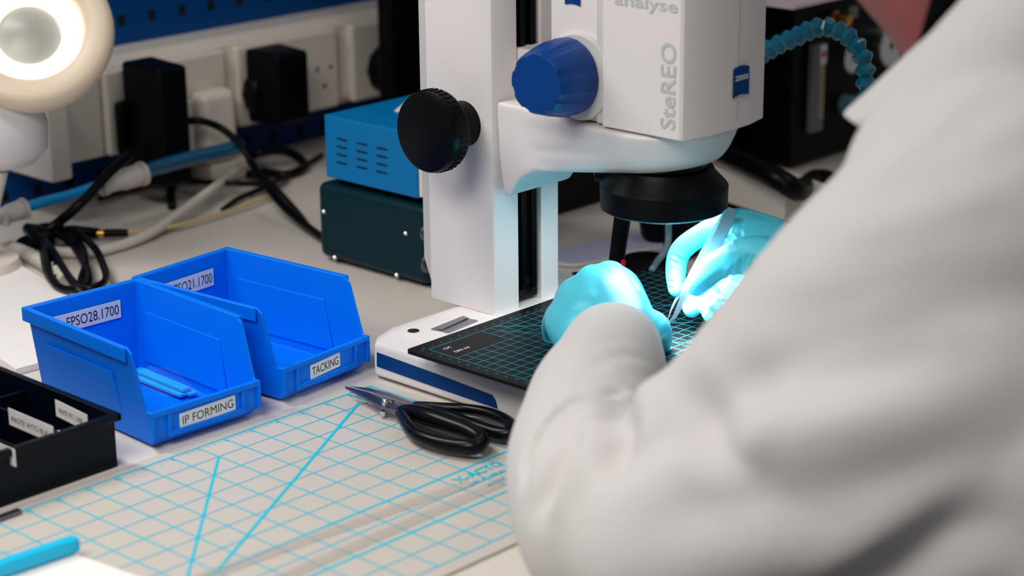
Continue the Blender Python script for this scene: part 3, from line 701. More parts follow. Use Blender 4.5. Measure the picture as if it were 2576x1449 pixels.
# carriage and arm
leg_poly = [(1239, 263), (1250, 395), (1264, 491), (1270, 495), (1281, 494), (1300, 458), (1318, 440), (1344, 433), (1392, 435)]
bm = bmesh.new(); Ya = 0.112
pp = [at(u, v, y=Ya) for u, v in leg_poly]
pp[0].x = 0.0365; pp[0].z = 0.2205; pp[1].x = 0.0385; pp += [Vector((pp[-1].x, Ya, 0.2205))]
extr(bm, pp, (0, 0.076, 0)); lvls = []
for t, rr in ((0.0, 0.030), (0.05, 0.040), (0.16, 0.0455), (0.40, 0.0505), (0.75, 0.0550), (1.0, 0.0575)):
    out = [(0.050, 0.1155)]
    for k in range(33):
        a = math.radians(-98 + 196 * k / 32); out.append((0.180 + rr * math.cos(a), 0.150 + rr * math.sin(a)))
    out.append((0.050, 0.1845)); ring = []
    for (x, y) in out:
        zb = 0.1705 + 0.150 * (x - 0.09); ring.append(bm.verts.new((x, y, zb + (0.2198 - zb) * t)))
    lvls.append(ring)
nL = len(lvls[0])
for A_, B_ in zip(lvls, lvls[1:]):
    for k in range(nL): bm.faces.new([A_[k], A_[(k + 1) % nL], B_[(k + 1) % nL], B_[k]])
bm.faces.new(lvls[0][::-1]); bm.faces.new(lvls[-1]); bmesh.ops.triangulate(bm, faces=[f for f in bm.faces if len(f.verts) > 4]); bmesh.ops.recalc_face_normals(bm, faces=bm.faces)
me = meld(bm, 0.0015, 28); me.materials.append(enamel); put('carrier_arm', me, ms)
bm = bmesh.new(); box(bm, (0.0235, 0.1395, 0.19), (0.05, 0.166, 0.26)); fin(bm, 'carriage', enamel, ms, bevel=0.002)
# rear housing of the head + recess band + head body
bm = bmesh.new(); box(bm, (0.100, 0.107, 0.221), (0.152, 0.195, 0.62)); fin(bm, 'rear_housing', enamel, ms, bevel=0.003, seg=3)
bm = bmesh.new(); box(bm, (0.150, 0.103, 0.2215), (0.166, 0.199, 0.62)); fin(bm, 'recess_band', enamel2, ms, bevel=0.002)
bm = bmesh.new()
def head_ring(z, dx=0.0):
    out = [(0.160, 0.099), (0.234, 0.099), (0.2365, 0.1003), (0.238, 0.1035)]
    out += [(0.242, 0.125), (0.243, 0.150), (0.242, 0.175), (0.236, 0.2005), (0.232, 0.203), (0.160, 0.203)]
    return [bm.verts.new((x + (dx if x > 0.2 else 0), y, z)) for x, y in out]
R0_ = head_ring(0.2212); R1_ = head_ring(0.62)
n = len(R0_)
bm.faces.new(R0_[::-1]); bm.faces.new(R1_)
for k in range(n): bm.faces.new([R0_[k], R0_[(k + 1) % n], R1_[(k + 1) % n], R1_[k]])
head = fin(bm, 'head_body', enamel, ms, bevel=0.0012, seg=2, smooth=25)
bm = bmesh.new(); box(bm, (0.2424, 0.1565, 0.228), (0.2433, 0.1570, 0.60)); fin(bm, 'seam', ink_g, head, smooth=0)
# lettering on the head side
bm = bmesh.new(); p0 = at(1697, 331, y=0.0988)
text_into(bm, 'SteREO', p0, (0, 0, 1), (-1, 0, 0), 0.0135, width=at(1697, 110, y=0.0988).z - p0.z, bold=0.012, lift=0.0002)
p1 = at(1545, 7, y=0.0988)
text_into(bm, 'analyse', (p1.x, 0.0988, p1.z - 0.001), (1, 0, 0), (0, 0, 1), 0.009, width=0.060, bold=0.012, lift=0.0002)
fin(bm, 'lettering', mat('silver_grey_print', (186, 192, 186), 0.5), head, smooth=0, recalc=False)
def logo(c, right, up, wd, ht, word=True, parent=head):
    c = Vector(c); right = Vector(right).normalized(); up = Vector(up).normalized(); nr = right.cross(up)
    bm = bmesh.new(); top = []; bot = []
    for k in range(9):
        t = k / 8 * 2 - 1; b = (1 - t * t) * 0.075 * ht
        top.append(c + right * t * wd / 2 + up * (ht * 0.43 + b)); bot.append(c + right * t * wd / 2 + up * (-ht * 0.5 + b))
    extr(bm, [p + nr * 0.0005 for p in bot] + [p + nr * 0.0005 for p in top[::-1]], nr * -0.0004)
    o = fin(bm, 'logo_badge', logo_b, parent, smooth=0)
    if word:
        bm = bmesh.new(); text_into(bm, 'ZEISS', c - right * wd * 0.42 + up * (ht * 0.05) + nr * 0.0006, right, up, ht * 0.15, width=wd * 0.84, lift=0.0002, bold=0.02)
        fin(bm, 'badge_lettering', label_m, o, smooth=0, recalc=False)
lc = at(1864, 204, x=0.2434)
logo(lc, Vector((0.0, 1, 0)), (0, 0, 1), 0.0195, 0.0235)
lc2 = at(1441, -12, y=0.1067); logo(lc2, (1, 0, 0), (0, 0, 1), 0.0155, 0.0155, word=False, parent=ms)
# blue zoom knob
Kc = at(1428, 192, y=0.100); Kf = at(1347, 210, y=0.058)
axk = (Kf - Kc); Lk = axk.length
bm = bmesh.new()
prof = [(0, 0), (-0.004, 0), (-0.004, 0.0285), (0.0, 0.0300), (Lk * 0.25, 0.0302), (Lk * 0.6, 0.0275), (Lk * 0.95, 0.0238), (Lk, 0.0222), (Lk, 0)]
x, y, d = frame_of(axk); n = 96; rings = []
for t, rr in prof[1:]:
    if rr == 0: rings.append([bm.verts.new(Kc + d * t)]); continue
    rg = []
    for k in range(n):
        a = 2 * math.pi * k / n; ph = (k % 12) / 12.0
        dip = 0.0011 if (0.30 < ph < 0.62 and 0.2 * Lk < t) else 0.0
        rg.append(bm.verts.new(Kc + d * t + (x * math.cos(a) + y * math.sin(a)) * (rr - dip)))
    rings.append(rg)
for A, B in zip(rings, rings[1:]):
    for k in range(n):
        k2 = (k + 1) % n
        if len(A) == 1: bm.faces.new([A[0], B[k2], B[k]])
        elif len(B) == 1: bm.faces.new([A[k], A[k2], B[0]])
        else: bm.faces.new([A[k], A[k2], B[k2], B[k]])
fin(bm, 'zoom_knob', knob_b, ms, bevel=0.0006, smooth=30)
bm = bmesh.new(); lathe(bm, Kc + Vector((0.008, 0.012, 0.0)), (0, -1, 0), [(0, 0), (0, 0.034), (0.009, 0.0335), (0.0105, 0.0325), (0.0105, 0)], 64); fin(bm, 'knob_boss', enamel2, ms, smooth=40)
# black focus knob
bm = bmesh.new(); fz = (0.004, 0.109, 0.1985)
lathe(bm, fz, (0, -1, 0), [(0, 0), (0, 0.0188), (0.026, 0.0180), (0.026, 0.0)], 40)
fin(bm, 'focus_knob_neck', plast_k, ms, smooth=40)
bm = bmesh.new(); lathe(bm, (0.004, 0.084, 0.1985), (0, -1, 0), [(0, 0), (0, 0.030), (0.002, 0.0325), (0.0045, 0.0332), (0.005, 0.0332), (0.015, 0.0332), (0.0175, 0.0330), (0.020, 0.0318), (0.0212, 0.029), (0.0212, 0)], 120)
ok = fin(bm, 'focus_knob', plast_k, ms, smooth=35)
bm = bmesh.new()
for k in range(40):
    a = 2 * math.pi * k / 40
    c = Vector((0.004 + math.cos(a) * 0.0333, 0.084 - 0.0085, 0.1985 + math.sin(a) * 0.0333))
    t_ = Vector((-math.sin(a), 0, math.cos(a))) * 0.0011; rr_ = Vector((math.cos(a), 0, math.sin(a))) * 0.0007
    q = [c - t_ + Vector((0, 0.0035, 0)), c + t_ + Vector((0, 0.0035, 0)), c + t_ - Vector((0, 0.0045, 0)), c - t_ - Vector((0, 0.0045, 0))]
    extr(bm, [p - rr_ for p in q], rr_ * 2)
fin(bm, 'knurls', plast_k, ok, smooth=0)
# objective with ring light
AX = Vector((0.180, 0.150, 0))
bm = bmesh.new()
lathe(bm, AX + Vector((0, 0, 0.1505)), (0, 0, 1), [(0.0, 0.030), (0.0, 0.047), (0.0015, 0.0495), (0.019, 0.0500), (0.0205, 0.0490), (0.030, 0.0400), (0.032, 0.0390), (0.034, 0.0380), (0.034, 0.030), (0.0, 0.030)], 72)
ring_o = fin(bm, 'ring_illuminator', plast_k, ms, smooth=30)
bm = bmesh.new(); lathe(bm, AX + Vector((0, 0, 0.150)), (0, 0, 1), [(0.006, 0), (0.006, 0.0295), (0.036, 0.0295), (0.036, 0.034), (0.050, 0.034), (0.050, 0)], 48); fin(bm, 'objective_lens', plast_k2, ms, smooth=35)
bm = bmesh.new(); box(bm, (0.126, 0.125, 0.166), (0.160, 0.176, 0.187)); fin(bm, 'filter_slider', plast_k, ms, bevel=0.006)
bm = bmesh.new(); lathe(bm, AX + Vector((0, 0, 0.1503)), (0, 0, 1), [(0, 0.032), (0, 0.045), (-0.0004, 0.045), (-0.0004, 0.032), (0, 0.032)], 48)
fin(bm, 'led_ring', mat('led_glow', (225, 245, 255), 0.5, emit=6.0), ring_o, smooth=0)
la = bpy.data.lights.new('ring_illuminator_light', 'AREA'); la.shape = 'DISK'; la.size = 0.085; la.energy = 0.30; la.color = (0.86, 0.97, 1.0)
lo_ = bpy.data.objects.new('ring_illuminator_light', la); COL.objects.link(lo_); lo_.location = (0.18, 0.15, 0.1485)

sp = bpy.data.lights.new('coaxial_spot', 'SPOT'); sp.energy = 19.0; sp.color = (0.93, 0.99, 1.0); sp.spot_size = math.radians(80); sp.spot_blend = 0.7; sp.shadow_soft_size = 0.032
so = bpy.data.objects.new('coaxial_spot', sp); COL.objects.link(so); so.location = (0.195, 0.122, 0.1485)
so.rotation_euler = (Vector((0.232, 0.155, 0.062)) - Vector(so.location)).to_track_quat('-Z', 'Y').to_euler()
# razor blade
bm = bmesh.new(); q = [at(u, v, z=ZB + 0.0004) for u, v in ((1084, 829), (1098, 823), (1165, 796), (1176, 800), (1184, 804), (1202, 807), (1128, 838), (1112, 834))]
extr(bm, q, (0, 0, 0.0006)); q = [at(u, v, z=ZB + 0.0012) for u, v in ((1100, 828), (1168, 799), (1178, 801), (1112, 830))]
extr(bm, q, (0, 0, 0.0008)); tag(fin(bm, 'razor_blade', steel), 'single-edge steel razor blade resting on the microscope base', 'blade')

# black cutting mat
def cutting_mat_black():
    bm = bmesh.new(); x0, x1, y0, y1 = 0.048, 0.268, -0.006, 0.296; c = 0.004; pts = []
    for (cx, cy, a0) in ((x1 - c, y1 - c, 0), (x0 + c, y1 - c, 90), (x0 + c, y0 + c, 180), (x1 - c, y0 + c, 270)):
        for k in range(4):
            a = math.radians(a0 + 30 * k); pts.append((cx + c * math.cos(a), cy + c * math.sin(a), ZB + 0.0010))
    extr(bm, pts, (0, 0, 0.0028)); Z = ZB + 0.0038
    gx, gy = x0 + 0.014, y0 + 0.012
    def line(a, b, w, z):
        a = Vector((gx + a[0] * 0.01, gy + a[1] * 0.01, Z + z)); b = Vector((gx + b[0] * 0.01, gy + b[1] * 0.01, Z + z)); d = (b - a).normalized(); n = Vector((-d.y, d.x, 0)) * w / 2
        f = bm.faces.new([bm.verts.new(p) for p in (a - n, b - n, b + n, a + n)]); f.material_index = 1
        f.normal_update()
        if f.normal.z < 0: f.normal_flip()
    for i in range(0, 20):
        line((i, 0 if i > 2 or i == 0 else 6), (i, 28), 0.00042, 0.0001)
    for j in range(0, 29):
        line((0 if j > 5 or j == 0 else 3, j), (19, j), 0.00042, 0.00012)
        for k in range(1, 5): line((-0.25, j + k / 5), (-0.1, j + k / 5), 0.0002, 0.0001)
    line((0, 7.5), (13, 20.5), 0.0007, 0.00015); line((1, 7), (19, 7 + 10.4), 0.0007, 0.00015); line((0, 14), (13, 27), 0.0007, 0.00015)
    for i in range(0, 20): text_into(bm, str(i), (gx + i * 0.01 - 0.001, gy - 0.006, Z), (0, 1, 0), (-1, 0, 0), 0.0022, mi=1, lift=0.0002)
    for j in range(0, 29): text_into(bm, str(j), (gx - 0.004, gy + j * 0.01 - 0.0015, Z), (0, 1, 0), (-1, 0, 0), 0.0022, mi=1, lift=0.0002)
    text_into(bm, 'CM', (gx + 0.010, gy + 0.008, Z), (0, 1, 0), (-1, 0, 0), 0.0036, mi=2, lift=0.0002)
    text_into(bm, 'DIN A4', (gx + 0.021, gy + 0.009, Z), (0, 1, 0), (-1, 0, 0), 0.0036, mi=2, lift=0.0002)
    o = fin(bm, 'cutting_mat', [matk, matkl, label_m], smooth=0, recalc=False)
    tag(o, 'black A4 cutting mat with teal centimetre grid on the microscope base', 'cutting mat')
cutting_mat_black()

# =================================================================== background right
dv = root('flow_control_unit', (-0.25, 0.95, 0.0), 'black flow control unit with round gauges at the upper right', 'instrument')
cn = at(1985, 427, z=0)
DX, DYf, DH = cn.x, cn.y, 0.206
bm = bmesh.new(); box(bm, (DX - 0.30, DYf, 0.004), (DX, DYf + 0.42, DH)); fin(bm, 'cabinet', device, dv, bevel=0.003)
for (a, b) in ((0.02, 0.02), (0.02, 0.38), (-0.26, 0.02), (-0.26, 0.38)):
    bm = bmesh.new(); cyl(bm, (DX - 0.04 + (0 if a > 0 else -0.22), DYf + b, -0.0022), (DX - 0.04 + (0 if a > 0 else -0.22), DYf + b, 0.006), 0.010, n=16); fin(bm, 'foot', plast_k, dv)
# flow tube
def onx(u, v, off=0.0): p = at(u, v, x=DX + off); return p
p0 = onx(2068, 105, 0.006); p1 = onx(2040, 335, 0.006); yc = (p0.y + p1.y) / 2
bm = bmesh.new(); box(bm, (DX + 0.0005, yc - 0.012, p1.z), (DX + 0.010, yc + 0.012, p0.z)); ft = fin(bm, 'flow_tube', mat('grey_acrylic', (120, 122, 130), 0.15, alpha=0.75), dv, bevel=0.003)
bm = bmesh.new(); box(bm, (DX + 0.010, yc - 0.001, p1.z + 0.015), (DX + 0.0108, yc + 0.008, p0.z - 0.024))
for k in range(16):
    z = p1.z + 0.018 + k * (p0.z - p1.z - 0.045) / 16; box(bm, (DX + 0.0109, yc + 0.0, z), (DX + 0.0112, yc + (0.006 if k % 2 else 0.004), z + 0.0012), 1)
fin(bm, 'scale', [mat('scale_cream', (176, 166, 140), 0.5), mat('scale_brown', (110, 84, 40), 0.5)], ft, smooth=0)
bm = bmesh.new(); box(bm, (DX + 0.010, yc - 0.001, p0.z - 0.024), (DX + 0.0108, yc + 0.011, p0.z - 0.002)); box(bm, (DX + 0.0109, yc + 0.001, p0.z - 0.016), (DX + 0.0112, yc + 0.009, p0.z - 0.010), 1)
fin(bm, 'maker_plate', [label_m, mat('plate_red', (205, 60, 60), 0.5)], ft, smooth=0)
for (u, v, rr) in ((2125, 140, 0.0195), (2222, 112, 0.0265)):
    p = onx(u, v, 0.0); bm = bmesh.new(); lathe(bm, p, (1, 0, 0), [(0, 0), (0, rr), (0.010, rr), (0.013, rr * 0.97), (0.014, rr * 0.90), (0.011, rr * 0.86), (0.011, 0)], 40)
    g = fin(bm, 'gauge_bezel', chrome, dv, smooth=30)
    bm = bmesh.new(); lathe(bm, p + Vector((0.0112, 0, 0)), (1, 0, 0), [(0, 0), (0, rr * 0.86), (0.0005, rr * 0.86), (0.0005, 0)], 32); fin(bm, 'dial', label_m, g)
    bm = bmesh.new(); extr(bm, [p + Vector((0.0120, -0.001, -rr * .1)), p + Vector((0.0120, 0.001, -rr * .1)), p + Vector((0.0120, rr * .4, rr * .5))], (0.0003, 0, 0)); lathe(bm, p + Vector((0.0119, 0, 0)), (1, 0, 0), [(0, 0), (0, rr * 0.14), (0.001, rr * 0.14), (0.001, 0)], 16); fin(bm, 'needle', dark_m, g)
p = onx(2090, 40); bm = bmesh.new(); lathe(bm, p, (1, 0.1, -0.15), [(0, 0), (0, 0.008), (0.006, 0.008), (0.006, 0.0055), (0.018, 0.0055), (0.018, 0.0075), (0.024, 0.0075), (0.024, 0)], 6); fin(bm, 'brass_fitting', brass, dv)
p = onx(2146, 30); bm = bmesh.new(); box(bm, (DX, p.y - 0.009, p.z - 0.007), (DX + 0.0006, p.y + 0.009, p.z + 0.007)); fin(bm, 'name_plate', mat('dim_plate', (120, 122, 105), 0.5), dv)
p = onx(2122, 262); bm = bmesh.new(); lathe(bm, p, (1, 0, 0), [(0, 0), (0, 0.012), (0.014, 0.012), (0.016, 0.010), (0.016, 0)], 8); fin(bm, 'valve_knob', mat('teal_knob', (100, 150, 160), 0.4), dv)
for (u, v) in ((1975, 372), (1932, 392), (2006, 410)):
    pass
bm = bmesh.new(); P = at(1985, 6, z=DH + 0.003); box(bm, (P.x - 0.22, P.y - 0.02, DH + 0.0002), (P.x + 0.02, P.y + 0.20, DH + 0.004))
tag(fin(bm, 'paper_stack', mat('pale_pink_paper', (232, 214, 222), 0.6)), 'pale sheets lying on top of the black flow control unit', 'paper')
# black case behind the arm
cc = at(1418, 534, z=0)
bm = bmesh.new(); box(bm, (cc.x - 0.22, cc.y - 0.06, -0.002), (cc.x, cc.y + 0.24, 0.10))
tag(fin(bm, 'equipment_case', device, bevel=0.004), 'low black equipment case in shade behind the microscope column', 'equipment case')
# cream instrument
A = at(1851, 532, z=0); B = at(1972, 574, z=0); dd = (B - A).normalized(); A2 = A - dd * 0.13; nn = Vector((-dd.y, dd.x, 0))
if nn.y < 0: nn = -nn
cr = root('cream_instrument', (A.x, A.y, 0), 'low cream instrument box beyond the gloved hand holding tweezers', 'instrument')
B3 = B; top = Vector((0, 0, 0.034))
bm = bmesh.new(); extr(bm, [A2 + Vector((0, 0, 0.006)), B3 + Vector((0, 0, 0.006)), B3 + Vector((0, 0, 0.036)), A2 + Vector((0, 0, 0.044))], nn * 0.06); fin(bm, 'casing', plast_w, cr, bevel=0.002)
bm = bmesh.new(); extr(bm, [A2 + nn * 0.003 + dd * .003, B3 + nn * 0.003 - dd * .003, B3 + nn * 0.055 - dd * .003, A2 + nn * 0.055 + dd * .003], (0, 0, 0.0058)); bmesh.ops.translate(bm, verts=bm.verts, vec=(0, 0, -0.0022)); fin(bm, 'gap_shade', plast_k, cr)  # black slab put in as the shade of the gap beneath the casing
cable('thick_black_hose', [at(1780, 365, z=0.06), at(1850, 399, z=0.060), at(1910, 428, z=0.059), at(1965, 455, z=0.056), at(2005, 478, z=0.044), at(2030, 468, z=0.024), at(2060, 455, z=0.012)], 0.0115, cablek, 'thick black hose draped over the cream instrument box', 'hose')
bm = bmesh.new(); P = at(2035, 500, z=0.0); lathe(bm, P + Vector((0, 0.02, -0.002)), (0, 0, 1), [(0, 0), (0, 0.020), (0.022, 0.020), (0.028, 0.012), (0.028, 0)], 24)
tag(fin(bm, 'rubber_foot', plast_k, smooth=40), 'black rubber block beside the cream instrument box', 'block')
# segmented coolant hose
hs = root('segmented_hose', at(2060, 90, y=0.46), 'translucent blue beaded coolant hose arching beside the microscope head', 'hose')
path = [(1880, 160), (1940, 122), (1972, 105), (2003, 93), (2040, 74), (2075, 66), (2108, 76), (2140, 96), (2164, 126), (2177, 165), (2178, 205), (2180, 250)]
P_ = [at(u, v, y=0.46) for u, v in path]; E_ = P_[-1]
P_ += [E_ + Vector((0.012, 0.002, -0.03)), E_ + Vector((0.035, 0.0, -0.08)), E_ + Vector((0.045, 0.0, -0.13)), Vector((E_.x + 0.045, E_.y, 0.0))]
S = spline(P_, 12)
L = [0.0]
for a, b in zip(S, S[1:]): L.append(L[-1] + float(np.linalg.norm(b - a)))
step = 0.0116; k = 0
while (k + 1) * step < L[-1]:
    s0 = np.array([np.interp(k * step, L, [q[i] for q in S]) for i in range(3)]); s1 = np.array([np.interp((k + 1) * step, L, [q[i] for q in S]) for i in range(3)])
    l = float(np.linalg.norm(s1 - s0)) * 1.12; bm = bmesh.new()
    lathe(bm, s0, Vector(s1 - s0), [(0, 0.0045), (l * 0.42, 0.0094), (l * 0.62, 0.0094), (l, 0.0052), (l * 0.99, 0.003), (0, 0.003), (0, 0.0045)], 8)
    fin(bm, 'segment', coolant, hs, smooth=20); k += 1
# probe, cables behind the gloves
pr = root('probe_stand', at(1640, 668, z=0.0), 'black rod and rounded foot standing behind the left glove under the lens', 'stand')
pr.name = 'probe_stand'
bm = bmesh.new(); a = at(1566, 548, y=0.265); b = at(1549, 668, y=0.265); tube(bm, [(*a, 0.0075), (*b, 0.0068)], 0.007, n=20, m=2); fin(bm, 'rod', plast_k, pr, smooth=60)
bm = bmesh.new(); cyl(bm, at(1568, 655, y=0.262), at(1567, 668, y=0.262), 0.0022, n=12); fin(bm, 'red_tip', mat('red_band', (205, 20, 40), 0.4), pr)
q = at(1628, 655, z=0.0)
bm = bmesh.new(); lathe(bm, at(1625, 668, z=0), (0, 0, 1), [(-0.002, 0), (-0.002, 0.030), (0.004, 0.030), (0.008, 0.022), (0.008, 0)], 32); fin(bm, 'foot', plast_k, pr, smooth=40)
bt = root('black_bottle', at(1632, 640, z=0.0), 'rounded black dispenser seen just below the microscope lens', 'bottle')
pb = at(1636, 640, z=0.0) + Vector((-0.03, 0.05, 0))
bm = bmesh.new(); lathe(bm, pb, (0, 0, 1), [(-0.002, 0), (-0.002, 0.014), (0.004, 0.018), (0.018, 0.020), (0.034, 0.016), (0.060, 0.012), (0.062, 0)], 32); fin(bm, 'body', plast_k, bt, smooth=50)
cb2 = root('black_clamp', at(1715, 620, z=0.0), 'upright black block beside the bottle behind the tweezers', 'clamp')
p = at(1712, 640, z=0.0); bm = bmesh.new(); box(bm, (p.x - 0.014, p.y - 0.012, -0.002), (p.x + 0.014, p.y + 0.014, 0.060)); fin(bm, 'body', plast_k, cb2, bevel=0.004)
cable('clear_tube', [at(1680, 540, z=0.085), at(1682, 590, z=0.066), at(1676, 628, z=0.054), at(1655, 655, z=0.047), at(1640, 678, z=0.0455)], 0.0030, mat('grey_tube', (120, 150, 158), 0.25, alpha=0.85), 'thin grey translucent tube hanging below the lens onto the black mat', 'tube')
cable('thin_white_cable', [at(1400, 664, z=0.0), at(1450, 668, z=0.0), at(1520, 656, z=0.0), at(1580, 638, z=0.0), at(1640, 628, z=0.0), at(1720, 624, z=0.0), at(1800, 640, z=0.0)], 0.0022, cablew, 'thin white cable curving across the worktop behind the microscope base')
bm = bmesh.new(); q = [at(u, v, z=-0.0018) for u, v in ((1380, 640), (1480, 612), (1600, 575), (1700, 575), (1760, 620), (1700, 655), (1500, 668), (1400, 668))]
extr(bm, q, (0, 0, 0.0008)); tag(fin(bm, 'lavender_patch', mat('pale_lavender', (176, 176, 205), 0.9)), 'pale lavender patch on the worktop behind the microscope base', 'patch')  # thin flat lavender-coloured patch on the worktop

# =================================================================== person
from mathutils.bvhtree import BVHTree
def ball(bm, c, r, sc=(1, 1, 1), seg=20):
    c = Vector(c); nv = seg // 2 + 1; rg = []
    for i in range(1, nv):
        th = math.pi * i / nv
        rg.append([bm.verts.new((c.x + r * sc[0] * math.sin(th) * math.cos(2 * math.pi * k / seg), c.y + r * sc[1] * math.sin(th) * math.sin(2 * math.pi * k / seg), c.z + r * sc[2] * math.cos(th))) for k in range(seg)])
    t = bm.verts.new((c.x, c.y, c.z + r * sc[2])); b = bm.verts.new((c.x, c.y, c.z - r * sc[2]))
    for k in range(seg):
        k2 = (k + 1) % seg
        bm.faces.new([t, rg[0][k], rg[0][k2]]); bm.faces.new([b, rg[-1][k2], rg[-1][k]])
        for A_, B_ in zip(rg, rg[1:]): bm.faces.new([A_[k], B_[k], B_[k2], A_[k2]])
def limb(bm, pts, ends=True, seg=20, m=6):
    """tapered chain of overlapping balls and cones"""
    S = spline([(*p[:3], p[3]) for p in pts], m)
    for i in range(len(S) - 1):
        a, b = S[i], S[i + 1]
        if (Vector(b[:3]) - Vector(a[:3])).length < 1e-6: continue
        cyl(bm, a[:3], b[:3], a[3], b[3], n=seg)
        if i > 0: ball(bm, a[:3], a[3], seg=seg)
    if ends is True or ends == 'both': ball(bm, S[0][:3], S[0][3], seg=seg); ball(bm, S[-1][:3], S[-1][3], seg=seg)
    elif ends == 'end': ball(bm, S[-1][:3], S[-1][3], seg=seg)
def coords(me):
    a = np.empty(len(me.vertices) * 3, np.float32); me.vertices.foreach_get('co', a); return a.reshape(-1, 3).astype(float)
def normals(me):
    a = np.empty(len(me.vertices) * 3, np.float32); me.vertices.foreach_get('normal', a); return a.reshape(-1, 3).astype(float)
def setco(me, a):
    me.vertices.foreach_set('co', a.astype(np.float32).ravel()); me.update()
def seg_dist(P, line):
    best = np.full(len(P), 1e9); par = np.zeros(len(P)); n = len(line) - 1
    for i, (a, b) in enumerate(zip(line, line[1:])):
        a = np.array(a); b = np.array(b); ab = b - a; t = np.clip(((P - a) @ ab) / (ab @ ab + 1e-12), 0, 1)
        d = np.linalg.norm(P - a - t[:, None] * ab, axis=1); m = d < best; best[m] = d[m]; par[m] = (i + t[m]) / n
    return best, par
def on_surface(me, px, dflt=1.2):
    bv = BVHTree.FromPolygons([v.co[:] for v in me.vertices], [p.vertices[:] for p in me.polygons]); out = []
    for u, v in px:
        dr = (at(u, v, d=1.0) - Vector(CAM_C)).normalized(); h = bv.ray_cast(Vector(CAM_C), dr)[0]
        if h is not None: out.append(tuple(h))
    return spline(out, 6) if len(out) > 2 else [np.array(p) for p in out]
def crease(me, px, amp, sig):
    L = on_surface(me, px)
    if len(L) < 2: return
    P = coords(me); N = normals(me); d, par = seg_dist(P, L); amp = amp * np.sin(np.pi * (0.04 + 0.92 * par)) ** 0.8
    P += N * (-amp * np.exp(-(d / sig) ** 2) + 0.45 * amp * np.exp(-((d - 2.0 * sig) / (0.9 * sig)) ** 2))[:, None]
    setco(me, P)
def A(u, v, d, r): p = at(u, v, d=d); return (p.x, p.y, p.z, r)

pe = root('person', (0.72, 0.08, -0.30), 'person in a white lab coat and cyan gloves leaning over the microscope with tweezers', 'person')
# --- body: one continuous surface (head, neck, trunk, arms)
bm = bmesh.new()
limb(bm, [(0.470, 0.004, 0.392, 0.024), (0.492, 0.012, 0.418, 0.042), (0.515, 0.020, 0.455, 0.060)])
ball(bm, (0.545, 0.025, 0.50), 0.082, (1.12, 0.92, 1.08), 32)
ball(bm, (0.485, 0.015, 0.462), 0.055, (0.9, 1.0, 1.15), 28)
ball(bm, (0.452, 0.010, 0.450), 0.013, (1.3, 0.9, 1.2)); limb(bm, [(0.436, 0.009, 0.444, 0.009), (0.448, 0.010, 0.485, 0.007)])
limb(bm, [(0.448, -0.010, 0.418, 0.007), (0.443, 0.008, 0.417, 0.009), (0.448, 0.026, 0.418, 0.007)])
for s in (-1, 1):
    ball(bm, (0.455, 0.012 + s * 0.028, 0.487), 0.012, (0.6, 1, 0.8)); ball(bm, (0.555, 0.025 + s * 0.078, 0.480), 0.024, (0.9, 0.35, 1.25))
limb(bm, [A(2200, -42, 1.27, 0.016), A(2262, 30, 1.25, 0.0155), A(2330, 70, 1.235, 0.022), A(2400, 130, 1.22, 0.028)]); limb(bm, [A(2300, -60, 1.24, 0.030), A(2370, 20, 1.22, 0.030), A(2430, 120, 1.21, 0.030)])
limb(bm, [(0.525, 0.010, 0.420, 0.056), (0.565, 0.005, 0.370, 0.054), (0.62, 0.01, 0.31, 0.060)])
limb(bm, [(0.64, -0.05, 0.27, 0.055), (0.645, 0.10, 0.275, 0.062), (0.64, 0.25, 0.26, 0.055)])
limb(bm, [(0.66, 0.07, 0.23, 0.085), (0.725, 0.06, 0.05, 0.11), (0.80, 0.08, -0.22, 0.13)])
limb(bm, [(0.62, -0.09, 0.255, 0.055), (0.49, -0.16, 0.14, 0.045), A(1530, 1240, 1.25, 0.030), A(1530, 1000, 1.42, 0.028), A(1545, 850, 1.53, 0.024)])
limb(bm, [(0.62, 0.28, 0.24, 0.055), (0.50, 0.342, 0.12, 0.038), (0.42, 0.332, 0.09, 0.032), (0.345, 0.258, 0.10, 0.025), (0.29, 0.195, 0.112, 0.024)])
me = meld(bm, 0.006, 8)
me.materials.append(skin_m); put('body', me, pe)
for s_ in (-1, 1):
    bm = bmesh.new(); ball(bm, (0.4475, 0.012 + s_ * 0.028, 0.487), 0.0095, seg=20); fin(bm, 'eye', mat('eye_white', (225, 222, 215), 0.3), pe, smooth=180)
bm = bmesh.new(); ball(bm, (0.562, 0.026, 0.523), 0.083, (1.08, 0.99, 0.98), 28); limb(bm, [(0.59, 0.02, 0.49, 0.055), (0.60, 0.02, 0.44, 0.045)])
me = meld(bm, 0.006, 3); me.materials.append(hair_m); put('hair', me, pe)
# --- black shirt collar round the neck
bm = bmesh.new(); limb(bm, [A(2318, 150, 1.185, 0.0065), A(2372, 60, 1.178, 0.0115), A(2415, -20, 1.175, 0.016), A(2500, -120, 1.17, 0.03)]); limb(bm, [(0.580, -0.000, 0.375, 0.045), (0.585, 0.000, 0.352, 0.062), (0.62, 0.01, 0.31, 0.075)], ends=False)
me = meld(bm, 0.005, 3); me.materials.append(shirt_m); put('shirt_collar', me, pe)
